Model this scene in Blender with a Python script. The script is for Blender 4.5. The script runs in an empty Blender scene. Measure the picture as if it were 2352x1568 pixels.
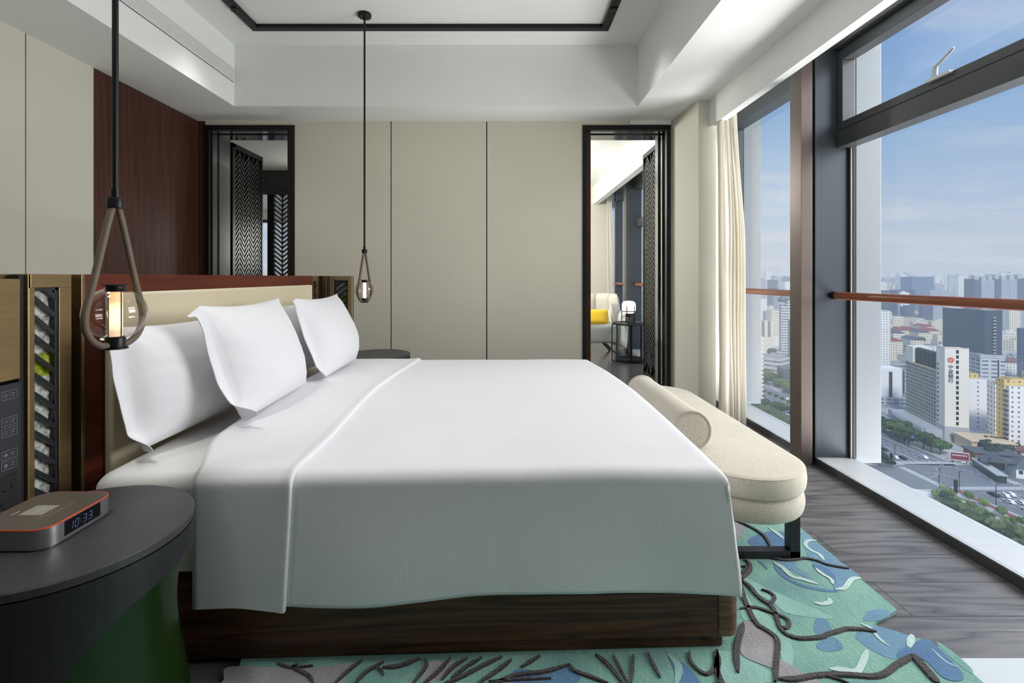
import bpy, bmesh, math, random
from mathutils import Vector, Matrix, noise
random.seed(7)
S = bpy.context.scene
COL = S.collection
PI = math.pi

# ------------------------------------------------------------------ camera
F = 1110.0            # focal length in pixels of the 2352 px wide frame
EYE = 1.20            # lens height above the bedroom floor
VX, VY = 1157.0, 636.0
cam = bpy.data.cameras.new('camera')
cam.sensor_fit = 'HORIZONTAL'; cam.sensor_width = 36.0
cam.lens = F / 2352 * 36.0
cam.shift_x = (1176 - VX) / 2352
cam.shift_y = -(784 - VY) / 2352
cam.clip_start = 0.05; cam.clip_end = 20000
camo = bpy.data.objects.new('camera', cam); COL.objects.link(camo)
camo.location = (0, 0, EYE); camo.rotation_euler = (PI/2, 0, 0)
S.camera = camo

# ------------------------------------------------------------------ world, sun, fill lights, exposure
S.view_settings.view_transform = 'Standard'
S.view_settings.look = 'None'
S.view_settings.gamma = 1.0
S.view_settings.use_curve_mapping = False
S.view_settings.exposure = 0.42
try:
    S.cycles.use_denoising = True
    S.cycles.max_bounces = 10; S.cycles.diffuse_bounces = 5; S.cycles.glossy_bounces = 4
    S.cycles.transparent_max_bounces = 24; S.cycles.volume_bounces = 1
    S.cycles.sample_clamp_indirect = 6.0
    S.cycles.caustics_reflective = False; S.cycles.caustics_refractive = False
except Exception:
    pass

def build_world():
    w = bpy.data.worlds.new('sky'); S.world = w; w.use_nodes = True
    nt = w.node_tree; nt.nodes.clear(); N = nt.nodes.new; L = nt.links.new
    out = N('ShaderNodeOutputWorld'); bg = N('ShaderNodeBackground')
    tc = N('ShaderNodeTexCoord'); sep = N('ShaderNodeSeparateXYZ')
    L(tc.outputs['Generated'], sep.inputs[0])
    # vertical gradient of a hazy summer sky
    ramp = N('ShaderNodeValToRGB'); cr = ramp.color_ramp
    cr.elements[0].position = 0.0; cr.elements[0].color = (0.50, 0.545, 0.615, 1)
    cr.elements[1].position = 1.0; cr.elements[1].color = (0.16, 0.29, 0.60, 1)
    for p, c in ((0.02, (0.57, 0.62, 0.70, 1)), (0.10, (0.47, 0.58, 0.745, 1)), (0.24, (0.30, 0.47, 0.72, 1)), (0.45, (0.20, 0.355, 0.68, 1))):
        e = cr.elements.new(p); e.color = c
    L(sep.outputs[2], ramp.inputs[0])
    # streaky cirrus: project the direction on a flat cloud layer
    mz = N('ShaderNodeMath'); mz.operation = 'MAXIMUM'; mz.inputs[1].default_value = 0.0; L(sep.outputs[2], mz.inputs[0])
    az = N('ShaderNodeMath'); az.operation = 'ADD'; az.inputs[1].default_value = 0.10; L(mz.outputs[0], az.inputs[0])
    dx = N('ShaderNodeMath'); dx.operation = 'DIVIDE'; L(sep.outputs[0], dx.inputs[0]); L(az.outputs[0], dx.inputs[1])
    dy = N('ShaderNodeMath'); dy.operation = 'DIVIDE'; L(sep.outputs[1], dy.inputs[0]); L(az.outputs[0], dy.inputs[1])
    cmb = N('ShaderNodeCombineXYZ'); L(dx.outputs[0], cmb.inputs[0]); L(dy.outputs[0], cmb.inputs[1])
    mp = N('ShaderNodeMapping'); mp.inputs['Rotation'].default_value = (0, 0, math.radians(-38)); mp.inputs['Scale'].default_value = (0.45, 1.15, 1)
    mp.inputs['Location'].default_value = (3.3, 1.9, 0)
    L(cmb.outputs[0], mp.inputs[0])
    nz = N('ShaderNodeTexNoise'); nz.inputs['Scale'].default_value = 1.0; nz.inputs['Detail'].default_value = 7; nz.inputs['Roughness'].default_value = 0.62
    nz.inputs['Distortion'].default_value = 0.5
    L(mp.outputs[0], nz.inputs['Vector'])
    cl = N('ShaderNodeMapRange'); cl.inputs[1].default_value = 0.46; cl.inputs[2].default_value = 0.80; cl.inputs[3].default_value = 0.0; cl.inputs[4].default_value = 0.85
    L(nz.outputs[0], cl.inputs[0])
    # the cloud bank thickens low over the city
    low = N('ShaderNodeMapRange'); low.inputs[1].default_value = 0.30; low.inputs[2].default_value = 0.10; low.inputs[3].default_value = 0.75; low.inputs[4].default_value = 1.6
    L(sep.outputs[2], low.inputs[0])
    cm = N('ShaderNodeMath'); cm.operation = 'MULTIPLY'; cm.use_clamp = True; L(cl.outputs[0], cm.inputs[0]); L(low.outputs[0], cm.inputs[1])
    mix = N('ShaderNodeMix'); mix.data_type = 'RGBA'; L(cm.outputs[0], mix.inputs['Factor'])
    L(ramp.outputs[0], mix.inputs['A']); mix.inputs['B'].default_value = (0.66, 0.70, 0.775, 1)
    # bright sky lobe added out of view on the right to light the room
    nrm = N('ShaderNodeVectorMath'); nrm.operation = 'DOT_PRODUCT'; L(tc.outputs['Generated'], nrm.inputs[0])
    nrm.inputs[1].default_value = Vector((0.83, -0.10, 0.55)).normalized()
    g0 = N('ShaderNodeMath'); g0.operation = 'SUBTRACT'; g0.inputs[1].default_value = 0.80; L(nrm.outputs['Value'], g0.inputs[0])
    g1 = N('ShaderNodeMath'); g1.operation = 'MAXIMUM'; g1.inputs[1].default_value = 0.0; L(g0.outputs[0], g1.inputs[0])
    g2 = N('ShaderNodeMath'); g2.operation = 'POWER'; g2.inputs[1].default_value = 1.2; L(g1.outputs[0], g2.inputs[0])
    gl = N('ShaderNodeMath'); gl.operation = 'MULTIPLY'; gl.inputs[1].default_value = SKY_FILL; L(g2.outputs[0], gl.inputs[0])
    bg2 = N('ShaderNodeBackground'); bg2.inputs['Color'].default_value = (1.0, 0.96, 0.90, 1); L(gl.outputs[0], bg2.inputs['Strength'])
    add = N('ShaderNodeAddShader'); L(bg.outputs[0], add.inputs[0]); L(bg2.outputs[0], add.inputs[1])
    L(mix.outputs['Result'], bg.inputs['Color']); bg.inputs['Strength'].default_value = SKY_BASE
    L(add.outputs[0], out.inputs[0])
SKY_FILL = 12.0
SKY_BASE = 0.76
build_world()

def light(name, kind, loc, rot, energy, color=(1, 1, 1), size=None, size_y=None, angle=None, spot=None):
    d = bpy.data.lights.new(name, kind); d.energy = energy; d.color = color
    if kind == 'AREA':
        d.shape = 'RECTANGLE'; d.size = size; d.size_y = size_y or size
    if kind == 'SUN': d.angle = angle
    if kind == 'SPOT':
        d.spot_size = spot; d.spot_blend = 0.8; d.shadow_soft_size = 0.05
    if kind == 'POINT': d.shadow_soft_size = size or 0.02
    o = bpy.data.objects.new(name, d); COL.objects.link(o); o.location = loc; o.rotation_euler = rot
    return o
def aim(o, target):
    o.rotation_euler = (Vector(target) - o.location).to_track_quat('-Z', 'Y').to_euler()
sun = light('sunlight', 'SUN', (0, 0, 20), (0, 0, 0), 2.0, (1, 0.97, 0.93), angle=math.radians(8))
sun.rotation_euler = Vector((0.30, 0.66, -0.62)).to_track_quat('-Z', 'Y').to_euler()
# added area fills outside the window, standing in for daylight and ground bounce
fill_side = light('side_fill_light', 'AREA', (4.0, 2.2, 2.5), (0, math.radians(74), 0), 88, (1.0, 0.985, 0.97), 2.4, 2.4)
fill_up = light('upward_fill_light', 'AREA', (4.0, 2.2, -0.9), (0, math.radians(126), 0), 135, (1.0, 0.975, 0.965), 1.8, 2.4)
fill_side.data.spread = fill_up.data.spread = math.radians(136)
for (x, y) in ((-2.021, 3.63), (0.825, 3.63), (-2.021, 1.7), (0.825, 1.7), (-1.45, 0.93)):
    light('downlight', 'SPOT', (x, y, 3.19), (0, 0, 0), 60 if y < 1 else 21, (1.0, 0.975, 0.955), spot=math.radians(100)).data.shadow_soft_size = 0.12
fill_living = light('living_room_fill', 'POINT', (-0.2, 6.8, 2.4), (0, 0, 0), 170, (1.0, 0.97, 0.92), 0.25)  # unseen point light added to brighten the living room
fill_hall = light('hall_fill', 'POINT', (-2.35, 6.9, 1.6), (0, 0, 0), 48, (1.0, 0.98, 0.95), 0.4)  # unseen point light added behind the wall to lift the hall
# ------------------------------------------------------------------ helpers
def tag(o, label=None, cat=None, group=None, kind=None):
    if label: o['label'] = label
    if cat: o['category'] = cat
    if group: o['group'] = group
    if kind: o['kind'] = kind
    return o
def thing(name, label, cat, loc=(0, 0, 0), rotz=0.0, group=None, kind=None, rot=None):
    o = bpy.data.objects.new(name, None); COL.objects.link(o)
    o.empty_display_size = 0.05
    o.location = loc; o.rotation_euler = rot or (0, 0, rotz)
    return tag(o, label, cat, group, kind)
def copy_tree(o, loc=None, rotz=None, label=None):
    c = o.copy(); COL.objects.link(c)
    if loc is not None: c.location = loc
    if rotz is not None: c.rotation_euler = (0, 0, rotz)
    if label: c['label'] = label
    for ch in list(o.children):
        d = ch.copy(); COL.objects.link(d); d.parent = c
        for g in list(ch.children):
            e = g.copy(); COL.objects.link(e); e.parent = d
    return c

class MB:
    def __init__(s): s.v = []; s.f = []; s.m = []; s.T = None
    def add(s, vs, fs, m=0):
        b = len(s.v)
        if s.T: vs = [s.T @ Vector(p) for p in vs]
        s.v += [tuple(p) for p in vs]; s.f += [tuple(b + i for i in q) for q in fs]; s.m += [m] * len(fs)
        return s
    def box(s, x0, x1, y0, y1, z0, z1, m=0):
        return s.add([(x0, y0, z0), (x1, y0, z0), (x1, y1, z0), (x0, y1, z0), (x0, y0, z1), (x1, y0, z1), (x1, y1, z1), (x0, y1, z1)],
                     [(0, 3, 2, 1), (4, 5, 6, 7), (0, 1, 5, 4), (1, 2, 6, 5), (2, 3, 7, 6), (3, 0, 4, 7)], m)
    def slab(s, pts, n, m=0):
        # polygon extruded along the vector n
        k = len(pts); P = [Vector(p) for p in pts]; n = Vector(n)
        fs = [tuple(range(k - 1, -1, -1)), tuple(range(k, 2 * k))]
        fs += [(i, (i + 1) % k, k + (i + 1) % k, k + i) for i in range(k)]
        nrm = (P[1] - P[0]).cross(P[2] - P[0])
        if nrm.dot(n) < 0: fs = [tuple(reversed(q)) for q in fs]
        return s.add(P + [p + n for p in P], fs, m)
    def bar(s, p, q, w, t, up=(0, 0, 1), m=0):
        # rectangular bar from p to q, w across, t along up
        p = Vector(p); q = Vector(q); d = (q - p).normalized(); u = Vector(up); sd = d.cross(u).normalized(); u = sd.cross(d).normalized()
        a = sd * w / 2; b = u * t / 2
        vs = [p - a - b, p + a - b, p + a + b, p - a + b, q - a - b, q + a - b, q + a + b, q - a + b]
        return s.add(vs, [(0, 1, 2, 3), (7, 6, 5, 4), (0, 4, 5, 1), (1, 5, 6, 2), (2, 6, 7, 3), (3, 7, 4, 0)], m)
    def tube(s, path, r, seg=12, m=0, closed=False, cap=True):
        P = [Vector(p) for p in path]; n = len(P)
        rs = r if isinstance(r, (list, tuple)) else [r] * n
        t0 = (P[1] - P[0]).normalized()
        ref = Vector((0, 0, 1)) if abs(t0.z) < 0.9 else Vector((1, 0, 0))
        u = t0.cross(ref).normalized(); vs = []; fs = []
        for i in range(n):
            if closed: t = (P[(i + 1) % n] - P[i - 1]).normalized()
            else: t = (P[min(i + 1, n - 1)] - P[max(i - 1, 0)]).normalized()
            u = (u - t * u.dot(t)).normalized(); w = t.cross(u)
            for k in range(seg):
                a = 2 * PI * k / seg
                vs.append(P[i] + (u * math.cos(a) + w * math.sin(a)) * rs[i])
        rng = n if closed else n - 1
        for i in range(rng):
            j = (i + 1) % n
            for k in range(seg):
                l = (k + 1) % seg
                fs.append((i * seg + k, i * seg + l, j * seg + l, j * seg + k))
        if cap and not closed:
            fs.append(tuple(range(seg - 1, -1, -1))); fs.append(tuple((n - 1) * seg + k for k in range(seg)))
        return s.add(vs, fs, m)
    def lathe(s, prof, c=(0, 0, 0), seg=32, m=0, cap=True, sx=1, sy=1):
        vs = []; fs = []; n = len(prof)
        for r, z in prof:
            for k in range(seg):
                a = 2 * PI * k / seg
                vs.append((c[0] + r * math.cos(a) * sx, c[1] + r * math.sin(a) * sy, c[2] + z))
        for i in range(n - 1):
            for k in range(seg):
                l = (k + 1) % seg
                fs.append((i * seg + k, i * seg + l, (i + 1) * seg + l, (i + 1) * seg + k))
        if cap:
            if prof[0][0] > 1e-4: fs.append(tuple(range(seg - 1, -1, -1)))
            if prof[-1][0] > 1e-4: fs.append(tuple((n - 1) * seg + k for k in range(seg)))
        return s.add(vs, fs, m)
    def grid(s, P, m=0, flip=False):
        n = len(P); k = len(P[0]); fs = []
        for i in range(n - 1):
            for j in range(k - 1):
                q = (i * k + j, i * k + j + 1, (i + 1) * k + j + 1, (i + 1) * k + j)
                fs.append(tuple(reversed(q)) if flip else q)
        return s.add([p for r in P for p in r], fs, m)
    def build(s, name, mats, parent=None, bevel=0, seg=2, smooth=None, world=False, label=None, weld=False, solid=0, sub=0):
        vs = s.v
        if parent is not None and world:
            q = Matrix.Translation(parent.location) @ parent.rotation_euler.to_matrix().to_4x4()
            if parent.parent: q = Matrix.Translation(parent.parent.location) @ parent.parent.rotation_euler.to_matrix().to_4x4() @ q
            q = q.inverted(); vs = [tuple(q @ Vector(p)) for p in vs]
        me = bpy.data.meshes.new(name); me.from_pydata(vs, [], s.f)
        if not isinstance(mats, (list, tuple)): mats = [mats]
        for x in mats: me.materials.append(x)
        me.polygons.foreach_set('material_index', s.m)
        if weld:
            b = bmesh.new(); b.from_mesh(me); bmesh.ops.remove_doubles(b, verts=b.verts, dist=1e-5); b.to_mesh(me); b.free()
        if smooth is not None:
            me.polygons.foreach_set('use_smooth', [True] * len(me.polygons))
            if smooth < 179: me.set_sharp_from_angle(angle=math.radians(smooth))
        me.update()
        o = bpy.data.objects.new(name, me); COL.objects.link(o)
        if parent is not None: o.parent = parent
        if solid:
            md = o.modifiers.new('thickness', 'SOLIDIFY'); md.thickness = solid; md.offset = -1
        if bevel:
            md = o.modifiers.new('bevel', 'BEVEL'); md.width = bevel; md.segments = seg; md.limit_method = 'ANGLE'; md.angle_limit = math.radians(40)
        if sub:
            md = o.modifiers.new('subd', 'SUBSURF'); md.levels = sub; md.render_levels = sub
        if label: o['label'] = label
        return o
def struct(o, label=None):
    o['kind'] = 'structure'
    if label: o['label'] = label
    return o
def smooth01(t):
    t = max(0.0, min(1.0, t)); return t * t * (3 - 2 * t)
def n3(x, y, z): return noise.noise(Vector((x, y, z)))
def spline(pts, n=8, closed=False):
    P = [Vector(p) for p in pts]; out = []; k = len(P)
    for i in range(k if closed else k - 1):
        if closed: a, b, c, d = P[i - 1], P[i], P[(i + 1) % k], P[(i + 2) % k]
        else: a, b, c, d = P[max(i - 1, 0)], P[i], P[i + 1], P[min(i + 2, k - 1)]
        for j in range(n):
            t = j / n
            out.append(0.5 * ((2 * b) + (c - a) * t + (2 * a - 5 * b + 4 * c - d) * t * t + (3 * b - a - 3 * c + d) * t ** 3))
    if not closed: out.append(P[-1])
    return out

# ------------------------------------------------------------------ materials
def srgb(r, g, b):
    f = lambda c: (c / 255 / 12.92) if c / 255 <= 0.04045 else ((c / 255 + 0.055) / 1.055) ** 2.4
    return (f(r), f(g), f(b), 1)
def newmat(name):
    m = bpy.data.materials.new(name); m.use_nodes = True
    nt = m.node_tree; b = nt.nodes['Principled BSDF']
    return m, nt, b
def coords(nt, scale=(1, 1, 1), rot=(0, 0, 0), kind='Object'):
    tc = nt.nodes.new('ShaderNodeTexCoord'); mp = nt.nodes.new('ShaderNodeMapping')
    mp.inputs['Scale'].default_value = scale; mp.inputs['Rotation'].default_value = rot
    nt.links.new(tc.outputs[kind], mp.inputs[0]); return mp.outputs[0]
def nnoise(nt, vec, scale, detail=4, rough=0.55, dist=0.0):
    n = nt.nodes.new('ShaderNodeTexNoise'); n.inputs['Scale'].default_value = scale; n.inputs['Detail'].default_value = detail
    n.inputs['Roughness'].default_value = rough; n.inputs['Distortion'].default_value = dist
    nt.links.new(vec, n.inputs['Vector']); return n.outputs[0]
def ramp(nt, fac, stops, interp='LINEAR'):
    r = nt.nodes.new('ShaderNodeValToRGB'); cr = r.color_ramp; cr.interpolation = interp
    cr.elements[0].position, cr.elements[0].color = stops[0]; cr.elements[1].position, cr.elements[1].color = stops[-1]
    for p, c in stops[1:-1]:
        e = cr.elements.new(p); e.color = c
    nt.links.new(fac, r.inputs[0]); return r.outputs[0]
def bump(nt, b, h, strength=0.3, dist=0.01):
    n = nt.nodes.new('ShaderNodeBump'); n.inputs['Strength'].default_value = strength; n.inputs['Distance'].default_value = dist
    nt.links.new(h, n.inputs['Height']); nt.links.new(n.outputs[0], b.inputs['Normal'])
def mul(c, k): return (min(1, c[0] * k), min(1, c[1] * k), min(1, c[2] * k), 1)
def plain(name, col, rough=0.5, metal=0.0, var=0.06, vscale=3.0, bmp=0.0, bscale=200.0, bdist=0.002, sheen=0.0, coat=0.0, spec=None, stretch=(1, 1, 1)):
    m, nt, b = newmat(name)
    v = coords(nt, stretch)
    n = nnoise(nt, v, vscale)
    c = ramp(nt, n, [(0.3, mul(col, 1 - var)), (0.7, mul(col, 1 + var))])
    nt.links.new(c, b.inputs['Base Color'])
    b.inputs['Roughness'].default_value = rough; b.inputs['Metallic'].default_value = metal
    if sheen: b.inputs['Sheen Weight'].default_value = sheen
    if coat: b.inputs['Coat Weight'].default_value = coat; b.inputs['Coat Roughness'].default_value = 0.08
    if spec is not None: b.inputs['Specular IOR Level'].default_value = spec
    if bmp: bump(nt, b, nnoise(nt, v, bscale, 3), bmp, bdist)
    return m
def wood(name, c0, c1, c2, scale=(1, 1, 12), rough=0.35, rings=2.2, bmp=0.15, coat=0.0, fine=90):
    m, nt, b = newmat(name)
    v = coords(nt, scale)
    big = nnoise(nt, v, rings, 3, 0.5, 0.6)
    w = nt.nodes.new('ShaderNodeMath'); w.operation = 'MULTIPLY'; w.inputs[1].default_value = 9.0; nt.links.new(big, w.inputs[0])
    fr = nt.nodes.new('ShaderNodeMath'); fr.operation = 'PINGPONG'; fr.inputs[1].default_value = 1.0; nt.links.new(w.outputs[0], fr.inputs[0])
    fn = nnoise(nt, v, fine / 4, 5, 0.7)
    mx = nt.nodes.new('ShaderNodeMix'); mx.data_type = 'FLOAT'; mx.inputs[0].default_value = 0.45
    nt.links.new(fr.outputs[0], mx.inputs[2]); nt.links.new(fn, mx.inputs[3])
    c = ramp(nt, mx.outputs[0], [(0.15, c0), (0.5, c1), (0.85, c2)])
    nt.links.new(c, b.inputs['Base Color']); b.inputs['Roughness'].default_value = rough
    b.inputs['Specular IOR Level'].default_value = 0.25
    if coat: b.inputs['Coat Weight'].default_value = coat * 0.4; b.inputs['Coat Roughness'].default_value = 0.15
    if bmp: bump(nt, b, mx.outputs[0], bmp, 0.001)
    return m
def fabric(name, col, weave=900, var=0.05, bmp=0.35, sheen=0.3, rough=0.9, fold=0.0, slub=0.0):
    m, nt, b = newmat(name)
    v = coords(nt)
    a = nnoise(nt, v, 3.0, 3); f = nnoise(nt, v, weave / 4, 2)
    mx = nt.nodes.new('ShaderNodeMix'); mx.data_type = 'FLOAT'; mx.inputs[0].default_value = 0.4 + slub
    nt.links.new(a, mx.inputs[2]); nt.links.new(f, mx.inputs[3])
    c = ramp(nt, mx.outputs[0], [(0.3, mul(col, 1 - var)), (0.7, mul(col, 1 + var))])
    nt.links.new(c, b.inputs['Base Color']); b.inputs['Roughness'].default_value = rough
    b.inputs['Sheen Weight'].default_value = sheen; b.inputs['Sheen Roughness'].default_value = 0.5
    if fold:
        wv = nnoise(nt, coords(nt, (1, 1, 0.6)), 7.0, 4, 0.6, 0.8)
        ad = nt.nodes.new('ShaderNodeMath'); ad.operation = 'MULTIPLY_ADD'; ad.inputs[1].default_value = fold; nt.links.new(wv, ad.inputs[0]); nt.links.new(f, ad.inputs[2]); f = ad.outputs[0]
    bump(nt, b, f, bmp, 0.0015)
    return m
def emit(name, col, strength):
    m, nt, b = newmat(name)
    b.inputs['Base Color'].default_value = col; b.inputs['Emission Color'].default_value = col; b.inputs['Emission Strength'].default_value = strength
    return m
def glassy(name, tint=(0.97, 0.985, 0.98, 1), refl=0.9, ior=1.5, rough=0.0):
    m = bpy.data.materials.new(name); m.use_nodes = True; nt = m.node_tree; nt.nodes.clear()
    o = nt.nodes.new('ShaderNodeOutputMaterial'); mx = nt.nodes.new('ShaderNodeMixShader')
    t = nt.nodes.new('ShaderNodeBsdfTransparent'); t.inputs[0].default_value = tint
    g = nt.nodes.new('ShaderNodeBsdfGlossy'); g.inputs['Roughness'].default_value = rough; g.inputs['Color'].default_value = (refl, refl, refl, 1)
    lw = nt.nodes.new('ShaderNodeLayerWeight'); lw.inputs[0].default_value = 0.5
    pw = nt.nodes.new('ShaderNodeMath'); pw.operation = 'POWER'; pw.inputs[1].default_value = 5.0; nt.links.new(lw.outputs['Facing'], pw.inputs[0])
    f = nt.nodes.new('ShaderNodeMath'); f.operation = 'MULTIPLY_ADD'; r0 = ((ior - 1) / (ior + 1)) ** 2; f.inputs[1].default_value = 1 - r0; f.inputs[2].default_value = r0
    nt.links.new(pw.outputs[0], f.inputs[0])
    nt.links.new(f.outputs[0], mx.inputs[0]); nt.links.new(t.outputs[0], mx.inputs[1]); nt.links.new(g.outputs[0], mx.inputs[2]); nt.links.new(mx.outputs[0], o.inputs[0])
    return m

M = {}
M['ceiling'] = plain('ceiling_paint', srgb(238, 240, 238), 0.75, var=0.01, bmp=0.02, bscale=300)
M['wallpaper'] = fabric('beige_wall_covering', srgb(220, 215, 199), 700, 0.02, 0.12, 0.0, 0.85)
M['wallpaper_cream'] = fabric('cream_wall_covering', srgb(216, 214, 201), 700, 0.02, 0.12, 0.0, 0.85)
M['walnut'] = wood('walnut_panel', srgb(60, 34, 26), srgb(74, 44, 34), srgb(86, 53, 42), (9, 9, 0.30), 0.42, 1.6, 0.05, 0.0)
M['mahogany'] = wood('mahogany_board', srgb(80, 32, 18), srgb(94, 40, 23), srgb(106, 48, 30), (0.7, 0.7, 5), 0.40, 1.6, 0.04, 0.0)
M['bed_wood'] = wood('bed_base_walnut', srgb(56, 32, 21), srgb(86, 54, 37), srgb(108, 70, 49), (0.5, 3, 9), 0.34, 2.0, 0.08, 0.25)
M['jamb_wood'] = wood('jamb_wood', srgb(58, 34, 24), srgb(72, 44, 32), srgb(84, 52, 38), (5, 5, 0.5), 0.35)
M['black_lacquer'] = plain('black_lacquer', srgb(38, 38, 40), 0.16, 0.0, 0.05, 2, coat=0.8)
M['black_metal'] = plain('black_metal', srgb(34, 34, 36), 0.38, 0.6, 0.05, 8)
M['dark_groove'] = plain('dark_groove', srgb(20, 19, 18), 0.7, 0, 0.05)
M['brass'] = plain('brushed_brass', srgb(150, 128, 92), 0.32, 0.85, 0.10, 5, bmp=0.12, bscale=60, stretch=(1, 1, 20), bdist=0.001)
M['brass_dark'] = plain('aged_brass', srgb(92, 74, 52), 0.34, 0.8, 0.14, 6)
M['cream_panel'] = fabric('cream_upholstery', srgb(219, 207, 178), 800, 0.02, 0.15, 0.1, 0.8)
M['linen'] = fabric('white_cotton', srgb(227, 227, 231), 1500, 0.006, 0.10, 0.25, 0.75, fold=16.0)
M['linen_sheet'] = fabric('white_percale', srgb(226, 225, 222), 1500, 0.006, 0.10, 0.1, 0.6, fold=10.0)
M['bench_fabric'] = fabric('oatmeal_boucle', srgb(200, 193, 177), 880, 0.22, 1.0, 0.3, 0.95, slub=0.35)
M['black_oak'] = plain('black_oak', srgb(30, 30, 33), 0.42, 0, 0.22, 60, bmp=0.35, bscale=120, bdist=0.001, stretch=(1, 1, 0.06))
M['green_lacquer'] = plain('green_lacquer', srgb(24, 42, 15), 0.25, 0, 0.05, 2, coat=0.2, spec=0.3)
M['alum'] = plain('grey_aluminium', srgb(68, 75, 81), 0.42, 0.3, 0.04, 3, bmp=0.03, bscale=40, stretch=(8, 8, 0.3))
M['alum_dark'] = plain('dark_aluminium', srgb(84, 86, 88), 0.38, 0.5, 0.05, 3)
M['alum_brown'] = plain('bronze_aluminium', srgb(112, 100, 94), 0.42, 0.5, 0.05, 3)
M['alum_sill'] = plain('satin_sill_metal', srgb(206, 210, 212), 0.36, 0.25, 0.03, 3, bmp=0.03, bscale=30, stretch=(0.3, 8, 8))
M['ext_panel'] = plain('exterior_fin_metal', srgb(132, 139, 144), 0.5, 0.1, 0.03, 1)
M['rail'] = plain('copper_brown_rail', srgb(140, 82, 58), 0.36, 0.1, 0.08, 6, stretch=(4, 0.3, 4))
M['gasket'] = plain('black_gasket', srgb(28, 28, 30), 0.6)
M['pane'] = glassy('window_glass', (0.975, 0.98, 0.98, 1), 0.9, 1.35)
M['globe'] = glassy('lamp_globe_glass', (0.93, 0.91, 0.89, 1), 1.0, 1.45)
M['curtain'] = fabric('cream_linen_curtain', srgb(248, 244, 234), 900, 0.03, 0.4, 0.3, 0.9, slub=0.2)
def add_translucent(m, col, fac):
    nt = m.node_tree; b = nt.nodes['Principled BSDF']; o = nt.nodes['Material Output']; t = nt.nodes.new('ShaderNodeBsdfTranslucent'); t.inputs[0].default_value = col
    mx = nt.nodes.new('ShaderNodeMixShader'); mx.inputs[0].default_value = fac; nt.links.new(b.outputs[0], mx.inputs[1]); nt.links.new(t.outputs[0], mx.inputs[2]); nt.links.new(mx.outputs[0], o.inputs['Surface'])
add_translucent(M['curtain'], srgb(250, 246, 234), 0.35)
M['strap'] = plain('taupe_leather', srgb(100, 86, 72), 0.55, 0, 0.08, 20, bmp=0.4, bscale=900, bdist=0.001)
M['stitch'] = plain('ochre_thread', srgb(150, 104, 54), 0.7)
M['silver'] = plain('brushed_silver', srgb(170, 172, 174), 0.30, 0.85, 0.04, 5, bmp=0.03, bscale=80)
M['taupe_top'] = plain('taupe_mesh_top', srgb(120, 112, 102), 0.28, 0.5, 0.05, 5, bmp=0.25, bscale=1400, bdist=0.0005)
M['orange'] = plain('orange_rubber', srgb(226, 82, 48), 0.4, 0, 0.03)
M['screen'] = plain('black_glass', srgb(12, 13, 18), 0.08, 0, 0.02)
M['digit'] = emit('blue_digits', (0.10, 0.13, 0.30, 1), 0.35)
M['ink'] = plain('pale_print', srgb(196, 192, 184), 0.5)
M['button_ink'] = plain('grey_print', srgb(150, 152, 154), 0.5)
M['panel_dark'] = plain('charcoal_switch_panel', srgb(46, 49, 54), 0.42, 0.2, 0.04, 4)
M['white_plastic'] = plain('white_plastic', srgb(214, 216, 214), 0.4)
M['stone'] = None
def stone(name, c0, c1, c2):
    m, nt, b = newmat(name)
    v = coords(nt)
    vo = nt.nodes.new('ShaderNodeTexVoronoi'); vo.inputs['Scale'].default_value = 70; nt.links.new(v, vo.inputs['Vector'])
    n = nnoise(nt, v, 60, 5, 0.7)
    mx = nt.nodes.new('ShaderNodeMix'); mx.data_type = 'FLOAT'; mx.inputs[0].default_value = 0.5
    nt.links.new(vo.outputs['Distance'], mx.inputs[2]); nt.links.new(n, mx.inputs[3])
    c = ramp(nt, mx.outputs[0], [(0.2, c0), (0.5, c1), (0.75, c2)])
    nt.links.new(c, b.inputs['Base Color']); b.inputs['Roughness'].default_value = 0.25
    bump(nt, b, mx.outputs[0], 1.0, 0.012)
    return m
M['stone'] = stone('rough_cast_glass', srgb(120, 122, 118), srgb(186, 188, 182), srgb(228, 228, 220))
M['stone_green'] = stone('green_cast_glass', srgb(92, 108, 20), srgb(150, 164, 34), srgb(196, 206, 80))
# ------------------------------------------------------------------ room shell
XL, XW = -2.944, 1.991      # left wall face, window sill face
YB = 4.65                   # face of the wall beyond the bed
SOF, TRAY = 2.70, 3.24      # soffit height, raised tray ceiling height
GLX = 2.195                 # plane of the window glass

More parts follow.
